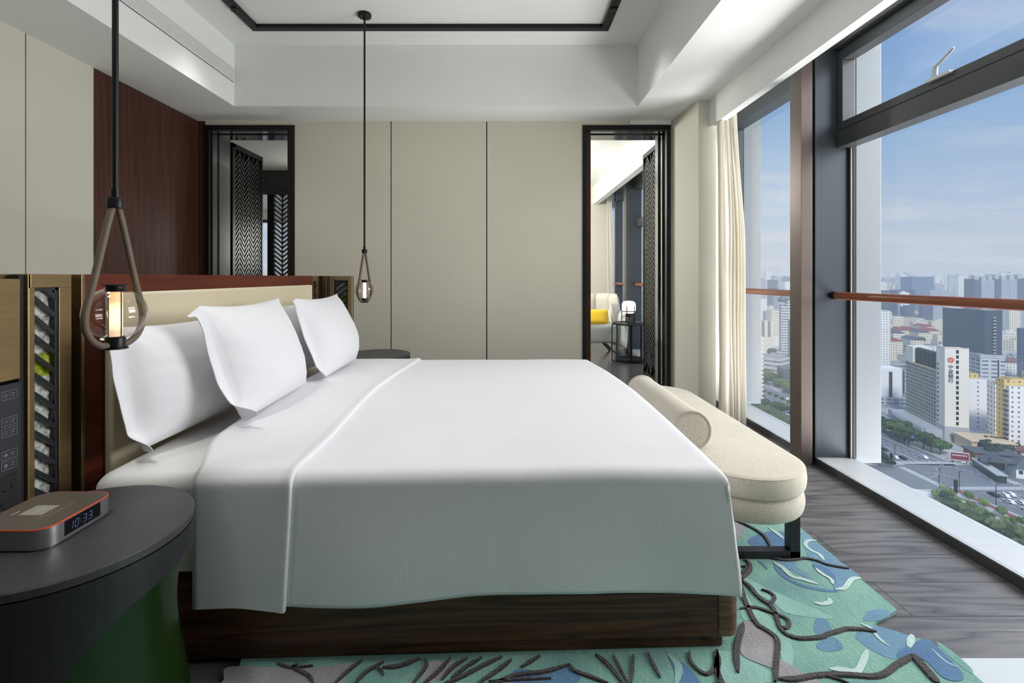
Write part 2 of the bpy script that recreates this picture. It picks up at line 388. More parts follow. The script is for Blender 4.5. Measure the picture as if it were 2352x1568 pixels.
def floor_mat():
    m, nt, b = newmat('dark_oak_planks')
    tc = nt.nodes.new('ShaderNodeTexCoord')
    br = nt.nodes.new('ShaderNodeTexBrick'); nt.links.new(tc.outputs['Object'], br.inputs['Vector'])
    br.offset = 0.37; br.inputs['Scale'].default_value = 1.0; br.inputs['Mortar Size'].default_value = 0.0016; br.inputs['Mortar Smooth'].default_value = 0.1
    br.inputs['Brick Width'].default_value = 1.45; br.inputs['Row Height'].default_value = 0.19; br.inputs['Bias'].default_value = 0
    br.inputs['Color1'].default_value = (0.30, 0.30, 0.30, 1); br.inputs['Color2'].default_value = (0.75, 0.75, 0.75, 1); br.inputs['Mortar'].default_value = (0, 0, 0, 1)
    # plank-wise shifted grain
    sc = nt.nodes.new('ShaderNodeVectorMath'); sc.operation = 'SCALE'; sc.inputs['Scale'].default_value = 37.0; nt.links.new(br.outputs['Color'], sc.inputs[0])
    ad = nt.nodes.new('ShaderNodeVectorMath'); ad.operation = 'ADD'; nt.links.new(tc.outputs['Object'], ad.inputs[0]); nt.links.new(sc.outputs[0], ad.inputs[1])
    mp = nt.nodes.new('ShaderNodeMapping'); mp.inputs['Scale'].default_value = (0.55, 5.5, 1); nt.links.new(ad.outputs[0], mp.inputs[0])
    big = nnoise(nt, mp.outputs[0], 1.3, 2, 0.5, 0.2)
    w = nt.nodes.new('ShaderNodeMath'); w.operation = 'MULTIPLY'; w.inputs[1].default_value = 17.0; nt.links.new(big, w.inputs[0])
    pp = nt.nodes.new('ShaderNodeMath'); pp.operation = 'PINGPONG'; pp.inputs[1].default_value = 1.0; nt.links.new(w.outputs[0], pp.inputs[0])
    pw = nt.nodes.new('ShaderNodeMath'); pw.operation = 'POWER'; pw.inputs[1].default_value = 0.6; nt.links.new(pp.outputs[0], pw.inputs[0])
    mp2 = nt.nodes.new('ShaderNodeMapping'); mp2.inputs['Scale'].default_value = (3, 70, 1); nt.links.new(ad.outputs[0], mp2.inputs[0])
    fn = nnoise(nt, mp2.outputs[0], 3, 4, 0.6)
    g = nt.nodes.new('ShaderNodeMix'); g.data_type = 'FLOAT'; g.inputs[0].default_value = 0.42; nt.links.new(pw.outputs[0], g.inputs[2]); nt.links.new(fn, g.inputs[3])
    c = ramp(nt, g.outputs[0], [(0.12, srgb(54, 53, 54)), (0.30, srgb(88, 87, 88)), (0.55, srgb(104, 103, 104)), (0.8, srgb(120, 118, 118))])
    tone = nt.nodes.new('ShaderNodeMix'); tone.data_type = 'RGBA'; tone.blend_type = 'MULTIPLY'; tone.inputs['Factor'].default_value = 0.25
    nt.links.new(c, tone.inputs['A']); nt.links.new(br.outputs['Color'], tone.inputs['B'])
    mo = nt.nodes.new('ShaderNodeMix'); mo.data_type = 'RGBA'; nt.links.new(br.outputs['Fac'], mo.inputs['Factor']); nt.links.new(tone.outputs['Result'], mo.inputs['A']); mo.inputs['B'].default_value = srgb(24, 24, 24)
    nt.links.new(mo.outputs['Result'], b.inputs['Base Color'])
    b.inputs['Roughness'].default_value = 0.33; b.inputs['Specular IOR Level'].default_value = 0.5
    bump(nt, b, g.outputs[0], 0.6, 0.002)
    return m
M['floor'] = floor_mat()
M['dark_stone_floor'] = plain('dark_stone_floor', srgb(58, 58, 60), 0.22, 0, 0.25, 2)
M['marble_tile'] = plain('pale_marble_tile', srgb(206, 214, 218), 0.18, 0, 0.04, 3)

struct(MB().box(-3.1, XW + 0.02, -3.2, YB + 0.35, -0.12, 0.0).build('floor', M['floor']))
struct(MB().box(1.407, XW - 0.002, -0.4, 1.517, -0.01, 0.004).build('trim_1', M['marble_tile']), 'pale marble inlay on the floor in front of the window')
o = struct(MB().box(-3.1, 2.3, YB + 0.35, 10.4, -0.12, 0.0).build('floor_living', M['dark_stone_floor']))
# left wall: cream panels then walnut
Y_SEAM = 1110 * 2.944 / (1157 - 59); Y_WAL = 1110 * 2.944 / (1157 - 215)
b = MB()
b.box(-3.1, XL, -3.2, Y_SEAM - 0.004, 0, 3.4, 0)
b.box(-3.1, XL, Y_SEAM + 0.004, Y_WAL, 0, 3.4, 0)
b.box(-3.1, XL - 0.012, Y_SEAM - 0.004, Y_SEAM + 0.004, 0, 3.4, 2)
b.box(-3.1, XL + 0.004, Y_WAL, YB, 0, 3.4, 1)
struct(b.build('wall_left', [M['wallpaper_cream'], M['walnut'], M['dark_groove']]))
# wall beyond the bed with two door openings
DL0, DL1 = -2.87, -2.01; DR0, DR1 = 0.758, 1.604; DT = 2.658; WT = 0.33
b = MB()
b.box(-3.1, DL0, YB, YB + WT, 0, 3.4, 1)
s1 = (898 - 1157) * YB / F; s2 = (1118 - 1157) * YB / F
b.box(DL1, s1 - 0.005, YB, YB + WT, 0, 3.4, 0)
b.box(s1 - 0.005, s1 + 0.005, YB + 0.015, YB + WT, 0, 3.4, 2)
b.box(s1 + 0.005, s2 - 0.005, YB, YB + WT, 0, 3.4, 0)
b.box(s2 - 0.005, s2 + 0.005, YB + 0.015, YB + WT, 0, 3.4, 2)
b.box(s2 + 0.005, DR0, YB, YB + WT, 0, 3.4, 0)
b.box(DL0, DL1, YB, YB + WT, DT, 3.4, 0); b.box(DR0, DR1, YB, YB + WT, DT, 3.4, 0)
b.box(DR1, 2.25, YB, YB + WT, 0, 3.4, 0)
struct(b.build('wall_back', [M['wallpaper'], M['walnut'], M['dark_groove']]))
# corner pier between the wall and the window
b = MB()
b.slab([(1.612, YB + 0.02, 0), (1.652, 4.10, 0), (1.80, 4.10, 0), (1.80, YB + 0.02, 0)], (0, 0, SOF + 0.3))
struct(b.build('wall_pier', M['wallpaper_cream']))
b = MB(); b.box(1.80, GLX + 0.06, 4.52, YB + 0.02, 0.0, 3.3); struct(b.build('wall_window_side', M['wallpaper_cream']))
# rear wall; solid right wall added out of view to block window light
struct(MB().box(-3.1, 2.4, -3.3, -3.2, 0, 3.4).build('wall_rear', M['wallpaper']))
struct(MB().box(1.99, 2.5, -3.3, 0.85, -0.1, 3.4).build('wall_light_block', M['wallpaper']))
# ceiling
TX0, TX1, TY1, TY0 = -2.368, 1.178, 4.247, -0.9
b = MB()
b.box(-3.1, TX0, -3.2, YB + 0.02, SOF, SOF + 0.12)
b.box(TX1, 1.75, -3.2, YB + 0.02, SOF, SOF + 0.12)
b.box(TX0, TX1, TY1, YB + 0.02, SOF, SOF + 0.12)
b.box(TX0, TX1, -3.2, TY0, SOF, SOF + 0.12)
for a in ((TX0 - 0.06, TX0, TY0, TY1), (TX1, TX1 + 0.06, TY0, TY1), (TX0, TX1, TY1, TY1 + 0.06), (TX0, TX1, TY0 - 0.06, TY0)):
    b.box(a[0], a[1], a[2], a[3], SOF + 0.12, TRAY + 0.1)
b.box(TX0 - 0.1, TX1 + 0.1, TY0 - 0.1, TY1 + 0.1, TRAY, TRAY + 0.1)
b.box(-3.2, 2.3, -3.3, YB + 0.3, 3.42, 3.5)
struct(b.build('ceiling', M['ceiling']))
# shallow shadow-gap line where tray side meets its ceiling, and the curtain pelmet
b = MB(); b.box(1.745, 1.81, -3.2, 4.10, 2.47, SOF + 0.12); b.box(1.81, GLX + 0.1, -3.2, 4.6, 2.72, 2.82)
struct(b.build('trim_2', M['ceiling'], bevel=0.002), 'white curtain pelmet along the window')
b = MB(); b.box(1.215, 1.606, YB - 0.02, YB + 0.05, 2.662, SOF + 0.01)
struct(b.build('trim_3', M['ceiling']), 'lowered ceiling strip above the right doorway')

# black track frame on the tray ceiling
t = thing('ceiling_track_frame', 'black rectangular lighting track frame on the raised white ceiling', 'lighting track', (-0.6, 2.4, TRAY))
fx0, fx1, fy1, fy0 = -2.053, 0.857, 3.957, 0.9; fw = 0.065
b = MB()
for (x0, x1, y0, y1) in ((fx0, fx1, fy1 - fw, fy1), (fx0, fx1, fy0, fy0 + fw), (fx0, fx0 + fw, fy0 + fw, fy1 - fw), (fx1 - fw, fx1, fy0 + fw, fy1 - fw)):
    b.box(x0, x1, y0, y1, TRAY - 0.03, TRAY)
b.build('track', M['black_metal'], t, world=True, bevel=0.003)
for (x, y) in ((-2.021, 3.63), (0.825, 3.63)):
    s = MB(); s.lathe([(0.012, 0.0), (0.026, 0.0), (0.028, -0.012), (0.026, -0.012), (0.014, -0.004), (0.012, 0)], (x, y, TRAY - 0.028), 20)
    s.build('spotlight', M['brass_dark'], t, world=True, smooth=40)

# linear air grille on the left face of the tray
t = thing('air_grille', 'long slatted white air conditioning grille in the ceiling recess side', 'air vent', (TX0, 2.6, 2.96))
b = MB(); b.box(TX0 + 0.0005, TX0 + 0.003, 1.0, TY1 - 0.015, 2.903, 3.028); b.build('slot_backing', M['dark_groove'], t, world=True)
b = MB()
for k in range(9):
    z = 2.9065 + k * 0.0140
    b.box(TX0 + 0.003, TX0 + 0.011, 1.0, TY1 - 0.012, z, z + 0.0085)
b.build('slats', M['ceiling'], t, world=True)

# ------------------------------------------------------------------ windows
def bar_y(b, x0, x1, y0, y1, z0, z1, m=0): b.box(x0, x1, y0, y1, z0, z1, m)
YM = 3.076
# sill
b = MB()
b.box(XW, GLX + 0.03, -3.2, 4.52, -0.02, 0.05, 0)
b.box(XW - 0.004, XW, -3.2, 4.52, 0.0, 0.046, 1)
b.box(XW + 0.012, XW + 0.0135, -3.2, 4.52, 0.05, 0.0503, 1)
b.box(GLX + 0.03, 2.28, 0.8, 4.6, -0.09, -0.05, 0)
struct(b.build('trim_4', [M['alum_sill'], M['alum_dark']]), 'low satin metal window sill along the floor')
# mullion between the two bays
t = struct(thing('window_1', None, None, (1.96, YM + 0.06, 0)))
b = MB()
b.box(1.893, 1.965, YM, YM + 0.12, 0.0, 2.72, 0)
b.box(1.965, 1.982, YM + 0.02, YM + 0.10, 0.0, 2.72, 1)
b.box(1.982, 2.006, YM, YM + 0.12, 0.05, 2.72, 2)
b.box(2.006, GLX, YM + 0.002, YM + 0.118, 0.05, 2.72, 2)
b.box(GLX - 0.002, GLX + 0.004, YM - 0.012, YM + 0.13, 0.05, 2.72, 1)
b.box(GLX + 0.004, GLX + 0.014, YM - 0.016, YM + 0.134, 0.05, 2.72, 3)
b.box(GLX + 0.014, GLX + 0.03, YM - 0.02, YM + 0.138, 0.05, 2.72, 1)
b.build('mullion', [M['alum_brown'], M['gasket'], M['alum'], M['white_plastic']], t, world=True, bevel=0.0015)
b = MB(); b.box(2.08, GLX + 0.02, YM + 0.12, 4.52, 2.562, 2.74); b.box(2.10, GLX + 0.02, 4.47, 4.52, 0.05, 2.562)
b.build('window_frame', M['alum'], t, world=True, bevel=0.002)
b = MB(); b.box(GLX - 0.003, GLX + 0.003, YM + 0.12, 4.49, 0.05, 2.562); b.build('pane', M['pane'], t, world=True)
# right bay with transom and top-hung sash
t = struct(thing('window_2', None, None, (2.1, 1.0, 0)))
b = MB()
b.box(2.12, GLX + 0.02, -3.2, YM, 2.02, 2.126, 0); b.box(2.128, GLX, -3.2, YM, 2.126, 2.130, 1)
b.box(2.08, GLX + 0.02, -3.2, YM, 2.64, 2.74, 0)
b.box(2.14, GLX + 0.02, YM - 0.03, YM, 2.13, 2.64, 0)
b.box(2.10, GLX + 0.02, -3.2, -3.1, 0.05, 2.7, 0)
b.build('window_frame', [M['alum_dark'], M['gasket']], t, world=True, bevel=0.002)
b = MB()
b.box(2.124, GLX + 0.01, -1.0, YM - 0.006, 2.130, 2.177); b.box(2.124, GLX + 0.01, -1.0, YM - 0.006, 2.565, 2.632)
b.box(2.124, GLX + 0.01, YM - 0.045, YM - 0.006, 2.177, 2.565); b.box(2.124, GLX + 0.01, -1.0, -0.95, 2.177, 2.565)
b.build('sash', M['alum_dark'], t, world=True, bevel=0.003)
b = MB(); b.box(GLX - 0.003, GLX + 0.003, -3.1, YM - 0.01, 0.05, 2.02); b.box(GLX - 0.003, GLX + 0.003, -1.0, YM - 0.04, 2.177, 2.565)
b.build('pane', M['pane'], t, world=True)
hp = MB()
hy = 2.34
hp.box(2.105, 2.13, hy - 0.055, hy + 0.075, 2.166, 2.181)
hp.tube([(2.117, hy + 0.035, 2.181), (2.115, hy + 0.03, 2.215), (2.112, hy + 0.022, 2.232)], [0.013, 0.011, 0.009], 12)
hp.tube([(2.112, hy + 0.026, 2.228), (2.108, hy - 0.01, 2.240), (2.102, hy - 0.065, 2.262), (2.100, hy - 0.085, 2.272)], [0.008, 0.0075, 0.0075, 0.006], 12)
hp.build('handle', M['alum_sill'], t, world=True, smooth=50, label='light grey lever handle')
# exterior fins
for nm, y, ln in (('window_fin', YM - 0.01, 'pale grey exterior fin beside the window mullion'), ('window_fin', 4.50, 'pale grey exterior fin beyond the curtain')):
    b = MB(); b.box(2.235, 2.395, y, y + 0.05, 0.02, 3.3); b.box(2.225, 2.24, y + 0.005, y + 0.045, 0.02, 3.3)
    struct(b.build(nm, M['ext_panel'], bevel=0.003), ln)

# handrails across the windows
def rail(y0, y1, z0, z1, label, end=True):
    t = thing('handrail', label, 'handrail', (2.092, y0, z0), group=None)
    b = MB(); b.tube([(2.092, y0 + (0.03 if end else 0), z0), (2.092, y1, z1)], 0.0235, 20); b.build('rail', M['rail'], t, world=True, smooth=50)
    if end:
        b = MB(); b.tube([(2.092, y0, z0), (2.092, y0 + 0.034 * (1 if y1 > y0 else -1), z0)], 0.0245, 20); b.build('end_bracket', M['black_metal'], t, world=True, smooth=50)
    return t
def rail_r():
    t = thing('handrail', 'copper brown round handrail across the large right window', 'handrail', (2.092, YM, 1.083))
    b = MB(); b.tube([(2.092, YM - 0.03, 1.083), (2.092, -3.1, 1.102)], 0.0235, 20); b.build('rail', M['rail'], t, world=True, smooth=50)
    b = MB(); b.tube([(2.092, YM + 0.004, 1.083), (2.092, YM - 0.042, 1.083)], 0.0250, 20); b.build('end_bracket', M['black_metal'], t, world=True, smooth=50)
rail_r()
t = thing('handrail', 'short copper brown handrail across the narrow window beside the curtain', 'handrail', (2.092, 3.8, 1.08))
b = MB(); b.tube([(2.092, YM + 0.10, 1.081), (2.092, 4.50, 1.079)], 0.0235, 20); b.build('rail', M['rail'], t, world=True, smooth=50)

# curtain gathered at the pier
def curtain(name, x0, x1, y0, z0, z1, label, folds=7, amp=0.045, parent=None, pinch=0.55, lean=0.0):
    b = MB(); P = []; nu = 140; nv = 50
    for j in range(nv + 1):
        v = j / nv; z = z0 + (z1 - z0) * v; row = []
        w = 1.0 - pinch * smooth01((v - 0.55) / 0.45)
        xc = x1 - (x1 - x0) * 0.5; 
        for i in range(nu + 1):
            u = i / nu
            xx = x0 + (x1 - x0) * (0.5 + (u - 0.5)) 
            xt = x0 + (x1 - x0) * 0.28 + (u - 0.5) * (x1 - x0) * 0.58
            k = smooth01((v - 0.52) / 0.48)
            x = xx * (1 - k) + xt * k
            ph = u * folds * 2 * PI
            y = y0 + amp * (math.sin(ph + 0.6 * math.sin(3 * v)) + 0.35 * math.sin(2.3 * ph + 1 + 2 * v)) * (0.75 + 0.25 * math.sin(5 * u + 2))
            x += 0.012 * math.sin(ph * 1.0 + 1.3) + 0.01 * n3(u * 3, v * 3, 4)
            y += 0.012 * n3(u * 6, v * 4, 1.5)
            row.append((x, y, z))
        P.append(row)
    b.grid(P)
    o = b.build(name, M['curtain'], None, smooth=180)
    return tag(o, label, 'curtain')
curtain('curtain', 1.765, 1.955, 3.95, 0.004, 2.72, 'gathered cream linen curtain hanging between the wall corner and the window', folds=6, amp=0.055)

# ------------------------------------------------------------------ doorways with chevron sliding screens
def doorway(name, x0, x1, top, jamb_side, label):
    t = struct(thing(name, None, None, (x0, YB, 0)), label)
    f = 0.040
    b = MB()
    b.box(x0, x0 + f, YB - 0.012, YB + 0.03, 0, top, 0); b.box(x1 - f, x1, YB - 0.012, YB + 0.03, 0, top, 0)
    b.box(x0 + f, x1 - f, YB - 0.012, YB + 0.03, top - 0.048, top, 0)
    b.build('door_frame', M['black_metal'], t, world=True, bevel=0.002)
    b = MB()
    if jamb_side > 0:   # glossy reveal on the right
        b.box(x1 - f + 0.012, x1 - 0.012, YB + 0.03, YB + WT, 0, top - 0.03); b.box(x1 - f - 0.004, x1 - f + 0.012, YB + 0.11, YB + 0.15, 0, top - 0.05)
        b.box(x1 - f - 0.004, x1 - f + 0.012, YB + 0.24, YB + WT, 0, top - 0.05)
        bx = MB(); bx.box(x0 + f, x0 + f + 0.045, YB + 0.03, YB + WT, 0, top - 0.05)
    else:
        b.box(x0 + 0.012, x0 + f + 0.012, YB + 0.03, YB + WT, 0, top - 0.03); b.box(x0 + f + 0.012, x0 + f + 0.022, YB + 0.12, YB + 0.15, 0, top - 0.05)
        bx = MB(); bx.box(x1 - f - 0.045, x1 - f, YB + 0.03, YB + WT, 0, top - 0.05)
    b.box(x0 + 0.01, x1 - 0.01, YB + 0.03, YB + WT, top - 0.05, top - 0.001)
    b.box(x0 + 0.01, x1 - 0.01, YB + 0.12, YB + 0.135, top - 0.06, top - 0.05)
    b.build('glossy_reveal', M['black_lacquer'], t, world=True, bevel=0.001)
    bx.build('wooden_jamb', M['jamb_wood'], t, world=True, bevel=0.002)
    return t
doorway('door_1', DL0, DL1, DT, -1, 'black framed opening left of the bed wall')
doorway('door_2', DR0, DR1, DT, 1, 'black framed opening into the living room')

M['lattice'] = plain('black_lattice_metal', srgb(54, 57, 60), 0.30, 0.4, 0.05, 4)
def infill_mat(name, base, green, pale):
    m, nt, b = newmat(name)
    v = coords(nt)
    n = nnoise(nt, v, 5, 4, 0.7); f = nnoise(nt, v, 40, 4, 0.7)
    c = ramp(nt, n, [(0.30, base), (0.50, mul(base, 1.4)), (0.60, green), (0.66, base), (0.8, pale)])
    nt.links.new(c, b.inputs['Base Color']); b.inputs['Roughness'].default_value = 0.12; bump(nt, b, f, 0.6, 0.01)
    return m
M['infill'] = infill_mat('dark_cast_glass', srgb(26, 28, 26), srgb(96, 100, 30), srgb(54, 58, 56))
def chevron_screen(name, x, y0, y1, z0, z1, cols, label, side=1, xw=0.04):
    """sliding screen in the plane x, from y0 to y1"""
    t = tag(thing(name, label, 'screen', (x, (y0 + y1) / 2, 0)))
    fr = 0.045
    b = MB(); b.box(x, x + xw, y0, y0 + fr * 1.2, z0, z1); b.box(x, x + xw, y1 - fr * 0.6, y1, z0, z1)
    b.box(x, x + xw, y0, y1, z1 - 0.05, z1); b.box(x, x + xw, y0, y1, z0, z0 + 0.09)
    b.build('frame', M['black_metal'], t, world=True, bevel=0.002)
    b = MB(); a0, a1 = y0 + fr * 1.2, y1 - fr * 0.6; cw = (a1 - a0) / cols; pitch = 0.055
    zb, zt = z0 + 0.09, z1 - 0.05
    xo = x + xw * 0.5
    for c in range(cols):
        ya = a0 + c * cw; yb = ya + cw
        s = 1 if c % 2 == 0 else -1
        rise = cw * 1.15
        z = zb - rise
        while z < zt + rise:
            p, q = ((ya, z), (yb, z + rise)) if s > 0 else ((ya, z + rise), (yb, z))
            if min(p[1], q[1]) > zb and max(p[1], q[1]) < zt:
                b.bar((xo, p[0], p[1]), (xo, q[0], q[1]), xw * 0.7, 0.016, (0, 0, 1))
            z += pitch
        b.box(xo - 0.010, xo + 0.010, yb - 0.004, yb + 0.004, zb, zt)
    b.build('chevron_lattice', M['lattice'], t, world=True)
    b = MB(); b.box(xo - side * 0.012 - 0.003, xo - side * 0.012 + 0.003, a0, a1, zb, zt); b.build('cast_glass', M['infill'], t, world=True)
    return t
chevron_screen('sliding_screen', 1.60, 5.00, 5.56, 0.03, 2.60, 4, 'dark chevron lattice screen standing open inside the right doorway', side=-1)
chevron_screen('sliding_screen', -2.90, 5.10, 5.74, 0.03, 2.62, 6, 'dark chevron lattice screen seen through the opening behind the headboard', side=1)

# hall beyond the left opening
b = MB(); b.box(-3.0, -2.89, YB + WT, 5.08, 0, 2.66, 0); b.box(-3.0, -2.93, 5.08, 5.8, 0, 2.66, 1); struct(b.build('wall_hall', [M['alum_dark'], M['dark_groove']]))
b = MB(); b.box(-5.6, -3.0, 4.95, 5.0, 0, 2.66); b.box(-2.06, -1.96, YB + WT, 6.5, 0, 2.66); b.box(-5.6, 0.4, 10.3, 10.4, 0, 0.3)
b.box(-5.7, -5.6, 5, 10.4, 0, 2.66); b.box(-2.0, 0.4, 10.3, 10.4, 0.3, 3.0); b.box(-5.6, -2.0, 10.3, 10.4, 2.4, 3.0); struct(b.build('wall_hall_far', M['wallpaper_cream']))
t = struct(thing('window_4', None, None, (-3.8, 10.34, 0)), 'bright window at the end of the hall')
b = MB(); b.box(-5.6, -2.0, 10.335, 10.341, 0.3, 2.4); b.build('pane', M['pane'], t, world=True)
b = MB(); b.box(-5.6, -2.0, 10.30, 10.38, 0.26, 0.32); b.box(-5.6, -2.0, 10.30, 10.38, 2.36, 2.42); b.build('window_frame', M['alum'], t, world=True)
b = MB(); b.box(-5.7, -1.9, YB + WT, 10.4, 2.62, 2.72); struct(b.build('ceiling_hall', M['ceiling']))
b = MB(); b.box(-5.7, -3.1, YB + WT, 10.4, -0.1, 0.0); struct(b.build('floor_hall', M['dark_stone_floor']))
M['marble_dark'] = plain('dark_veined_marble', srgb(46, 50, 48), 0.08, 0, 0.5, 1.6, coat=0.6)
b = MB(); b.box(-3.45, -2.30, 6.44, 6.5, 2.30, 2.62); struct(b.build('trim_5', M['marble_dark']), 'dark veined marble header in the hall')
t = thing('switch_plate', 'small grey wall switch plate inside the left opening', 'light switch', (-2.886, 4.98, 1.325))
b = MB(); b.box(-2.89, -2.882, 4.965, 5.035, 1.29, 1.37); b.build('plate', M['alum'], t, world=True, bevel=0.002)
b = MB(); b.box(-2.882, -2.879, 4.985, 5.015, 1.31, 1.35); b.build('rocker', M['alum_sill'], t, world=True)
# backlit second chevron screen facing the room
M['stained'] = None
m, nt, bb = newmat('backlit_cast_glass'); v = coords(nt, (1, 1, 1)); 
br = nt.nodes.new('ShaderNodeTexNoise'); br.inputs['Scale'].default_value = 6; nt.links.new(v, br.inputs['Vector'])
c = ramp(nt, br.outputs[0], [(0.0, (0.9, 0.93, 0.95, 1)), (0.56, (0.9, 0.93, 0.95, 1)), (0.60, (0.75, 0.75, 0.18, 1)), (1.0, (0.8, 0.8, 0.3, 1))], 'CONSTANT')
nt.links.new(c, bb.inputs['Base Color']); bb.inputs['Transmission Weight'].default_value = 0.0; bb.inputs['Alpha'].default_value = 0.35
M['stained'] = m
t = thing('lattice_partition', 'backlit white and yellow glazed chevron partition deep in the left opening', 'screen', (-2.95, 6.5, 0))
b = MB(); b.box(-3.16, -3.08, 6.46, 6.52, 0, 2.48); b.box(-3.08, -2.30, 6.46, 6.52, 2.42, 2.48); b.build('frame', M['black_metal'], t, world=True)
b = MB(); cw = 0.11
for c in range(6):
    xa = -3.08 + c * cw; xb = xa + cw; s = -1 if c % 2 == 0 else 1; z = 0.1
    while z < 2.36:
        p, q = (z, z + 0.09) if s > 0 else (z + 0.09, z)
        b.bar((xa, 6.49, p), (xb, 6.49, q), 0.03, 0.016, (0, 0, 1)); z += 0.062
    b.box(xb - 0.006, xb + 0.006, 6.475, 6.505, 0, 2.42)
b.build('chevron_lattice', M['lattice'], t, world=True)
b = MB(); b.box(-3.08, -2.42, 6.497, 6.5, 0, 2.42); b.build('cast_glass', M['stained'], t, world=True)

# ------------------------------------------------------------------ living room beyond the right doorway
b = MB(); b.box(-1.96, 1.99, 9.2, 9.3, 0, 3.0); struct(b.build('wall_living_end', M['wallpaper_cream']))
b = MB(); b.box(-1.96, -1.86, YB + WT, 9.2, 0, 3.0); struct(b.build('wall_living_side', M['wallpaper_cream']))
b = MB(); b.box(-1.96, 1.99, YB + WT, 9.3, 2.93, 3.05); b.box(1.70, 1.80, YB + WT, 9.25, 2.58, 3.0); b.box(1.80, GLX + 0.1, YB + WT, 9.4, 2.80, 2.9)
b.box(1.0, 1.72, YB + WT, 7.0, 2.86, 2.95)
struct(b.build('ceiling_living', M['ceiling']))
b = MB(); b.box(XW, GLX + 0.03, YB + WT, 10.3, -0.02, 0.05); struct(b.build('trim_6', M['alum_sill']), 'low metal sill of the living room window')
t = struct(thing('window_3', None, None, (2.1, 7.75, 0)))
b = MB(); b.box(1.95, 2.0, 7.70, 7.85, 0, 2.9, 1); b.box(2.0, GLX, 7.70, 7.85, 0.05, 2.9, 0); b.build('mullion', [M['alum'], M['alum_dark']], t, world=True)
b = MB(); b.box(2.08, GLX + 0.02, 5.2, 10.2, 2.60, 2.85); b.box(2.12, GLX + 0.02, 5.2, 7.7, 2.0, 2.12); b.box(2.08, GLX + 0.02, 9.0, 9.06, 0, 2.8)
b.build('window_frame', M['alum_dark'], t, world=True)
b = MB(); b.box(GLX - 0.003, GLX + 0.003, 5.0, 10.2, 0.05, 2.6); b.build('pane', M['pane'], t, world=True)
b = MB(); b.box(1.8, 2.26, 4.98, 5.2, 0, 3.3); struct(b.build('wall_living_pier', M['wallpaper_cream']))
t = thing('handrail', 'brown handrail across the far living room window', 'handrail', (2.092, 8.5, 1.08))
b = MB(); b.tube([(2.092, 7.85, 1.081), (2.092, 9.9, 1.079)], 0.0235, 16); b.build('rail', M['rail'], t, world=True, smooth=50)
t = thing('handrail', 'brown handrail across the near living room window behind the lamp', 'handrail', (2.092, 7.7, 1.08))
b = MB(); b.tube([(2.092, 7.66, 1.081), (2.092, 5.2, 1.079)], 0.0235, 16); b.build('rail', M['rail'], t, world=True, smooth=50)
b = MB(); b.tube([(2.092, 7.70, 1.081), (2.092, 7.66, 1.081)], 0.025, 16); b.build('end_bracket', M['black_metal'], t, world=True, smooth=50)
curtain('curtain', 1.93, 2.05, 9.0, 0.004, 2.80, 'white curtain strip at the far end of the living room window', folds=5, amp=0.03)
# ------------------------------------------------------------------ bed
RUG_TOP = 0.014
BED = thing('bed', 'large double bed with walnut plinth base and fitted white sheet', 'bed', (-1.30, 1.445, 0), math.radians(2.0))
bz = 0.0
b = MB(); b.box(0.06, 2.005, 0.038, 1.99, 0.016, 0.10); b.build('plinth', M['bed_wood'], BED, bevel=0.003)
b = MB(); b.box(0.05, 1.985, 0.028, 2.0, 0.056, 0.325); b.build('side_board', M['bed_wood'], BED, bevel=0.003)
b = MB()
pts = [(1.987, 0.028)] + [(2.02 + 0.045 * math.cos(a), 0.073 + 0.045 * math.sin(a)) for a in [(-PI/2) + k * PI/16 for k in range(9)]] + [(2.065, 1.955)] + [(2.02 + 0.045 * math.cos(a), 1.955 + 0.045 * math.sin(a)) for a in [k * PI/16 for k in range(9)]] + [(1.987, 2.0)]
b.slab([(x, y, 0.050) for x, y in pts], (0, 0, 0.277)); M['foot_wood'] = wood('foot_board_walnut', srgb(78, 58, 42), srgb(104, 80, 60), srgb(122, 96, 74), (1, 1, 6), 0.3)
b.build('foot_board', M['foot_wood'], BED, bevel=0.006, smooth=40)
# mattress with fitted sheet
b = MB(); Pn = []
def rbox(b, x0, x1, y0, y1, z0, z1, r, crown=0.0, nx=40, ny=40):
    prof = [(0, z0)] + [(r * (1 - math.cos(a)), z1 - r + r * math.sin(a)) for a in [k * PI / 16 for k in range(9)]]
    rings = []
    for ins, z in prof:
        ring = []
        for (cx, cy, a0) in ((x1, y1, 0), (x0, y1, 90), (x0, y0, 180), (x1, y0, 270)):
            rc = max(0.05 - ins * 0.4, 0.02)
            ccx = cx - (rc + ins) * (1 if cx == x1 else -1); ccy = cy - (rc + ins) * (1 if cy == y1 else -1)
            for k in range(7):
                a = math.radians(a0 + 15 * k); ring.append((ccx + rc * math.cos(a), ccy + rc * math.sin(a), z))
        rings.append(ring)
    n = len(rings[0]); vs = [p for r_ in rings for p in r_]; fs = []
    for i in range(len(rings) - 1):
        for k in range(n): l = (k + 1) % n; fs.append((i * n + k, i * n + l, (i + 1) * n + l, (i + 1) * n + k))
    c = ((x0 + x1) / 2, (y0 + y1) / 2, z1 + crown); vs.append(c); top = (len(rings) - 1) * n
    for k in range(n): fs.append((top + k, top + (k + 1) % n, len(vs) - 1))
    b.add(vs, fs)
rbox(b, 0.035, 1.93, 0.022, 2.0, 0.30, 0.590, 0.045, 0.0)
b.build('mattress', M['linen_sheet'], BED, smooth=50)

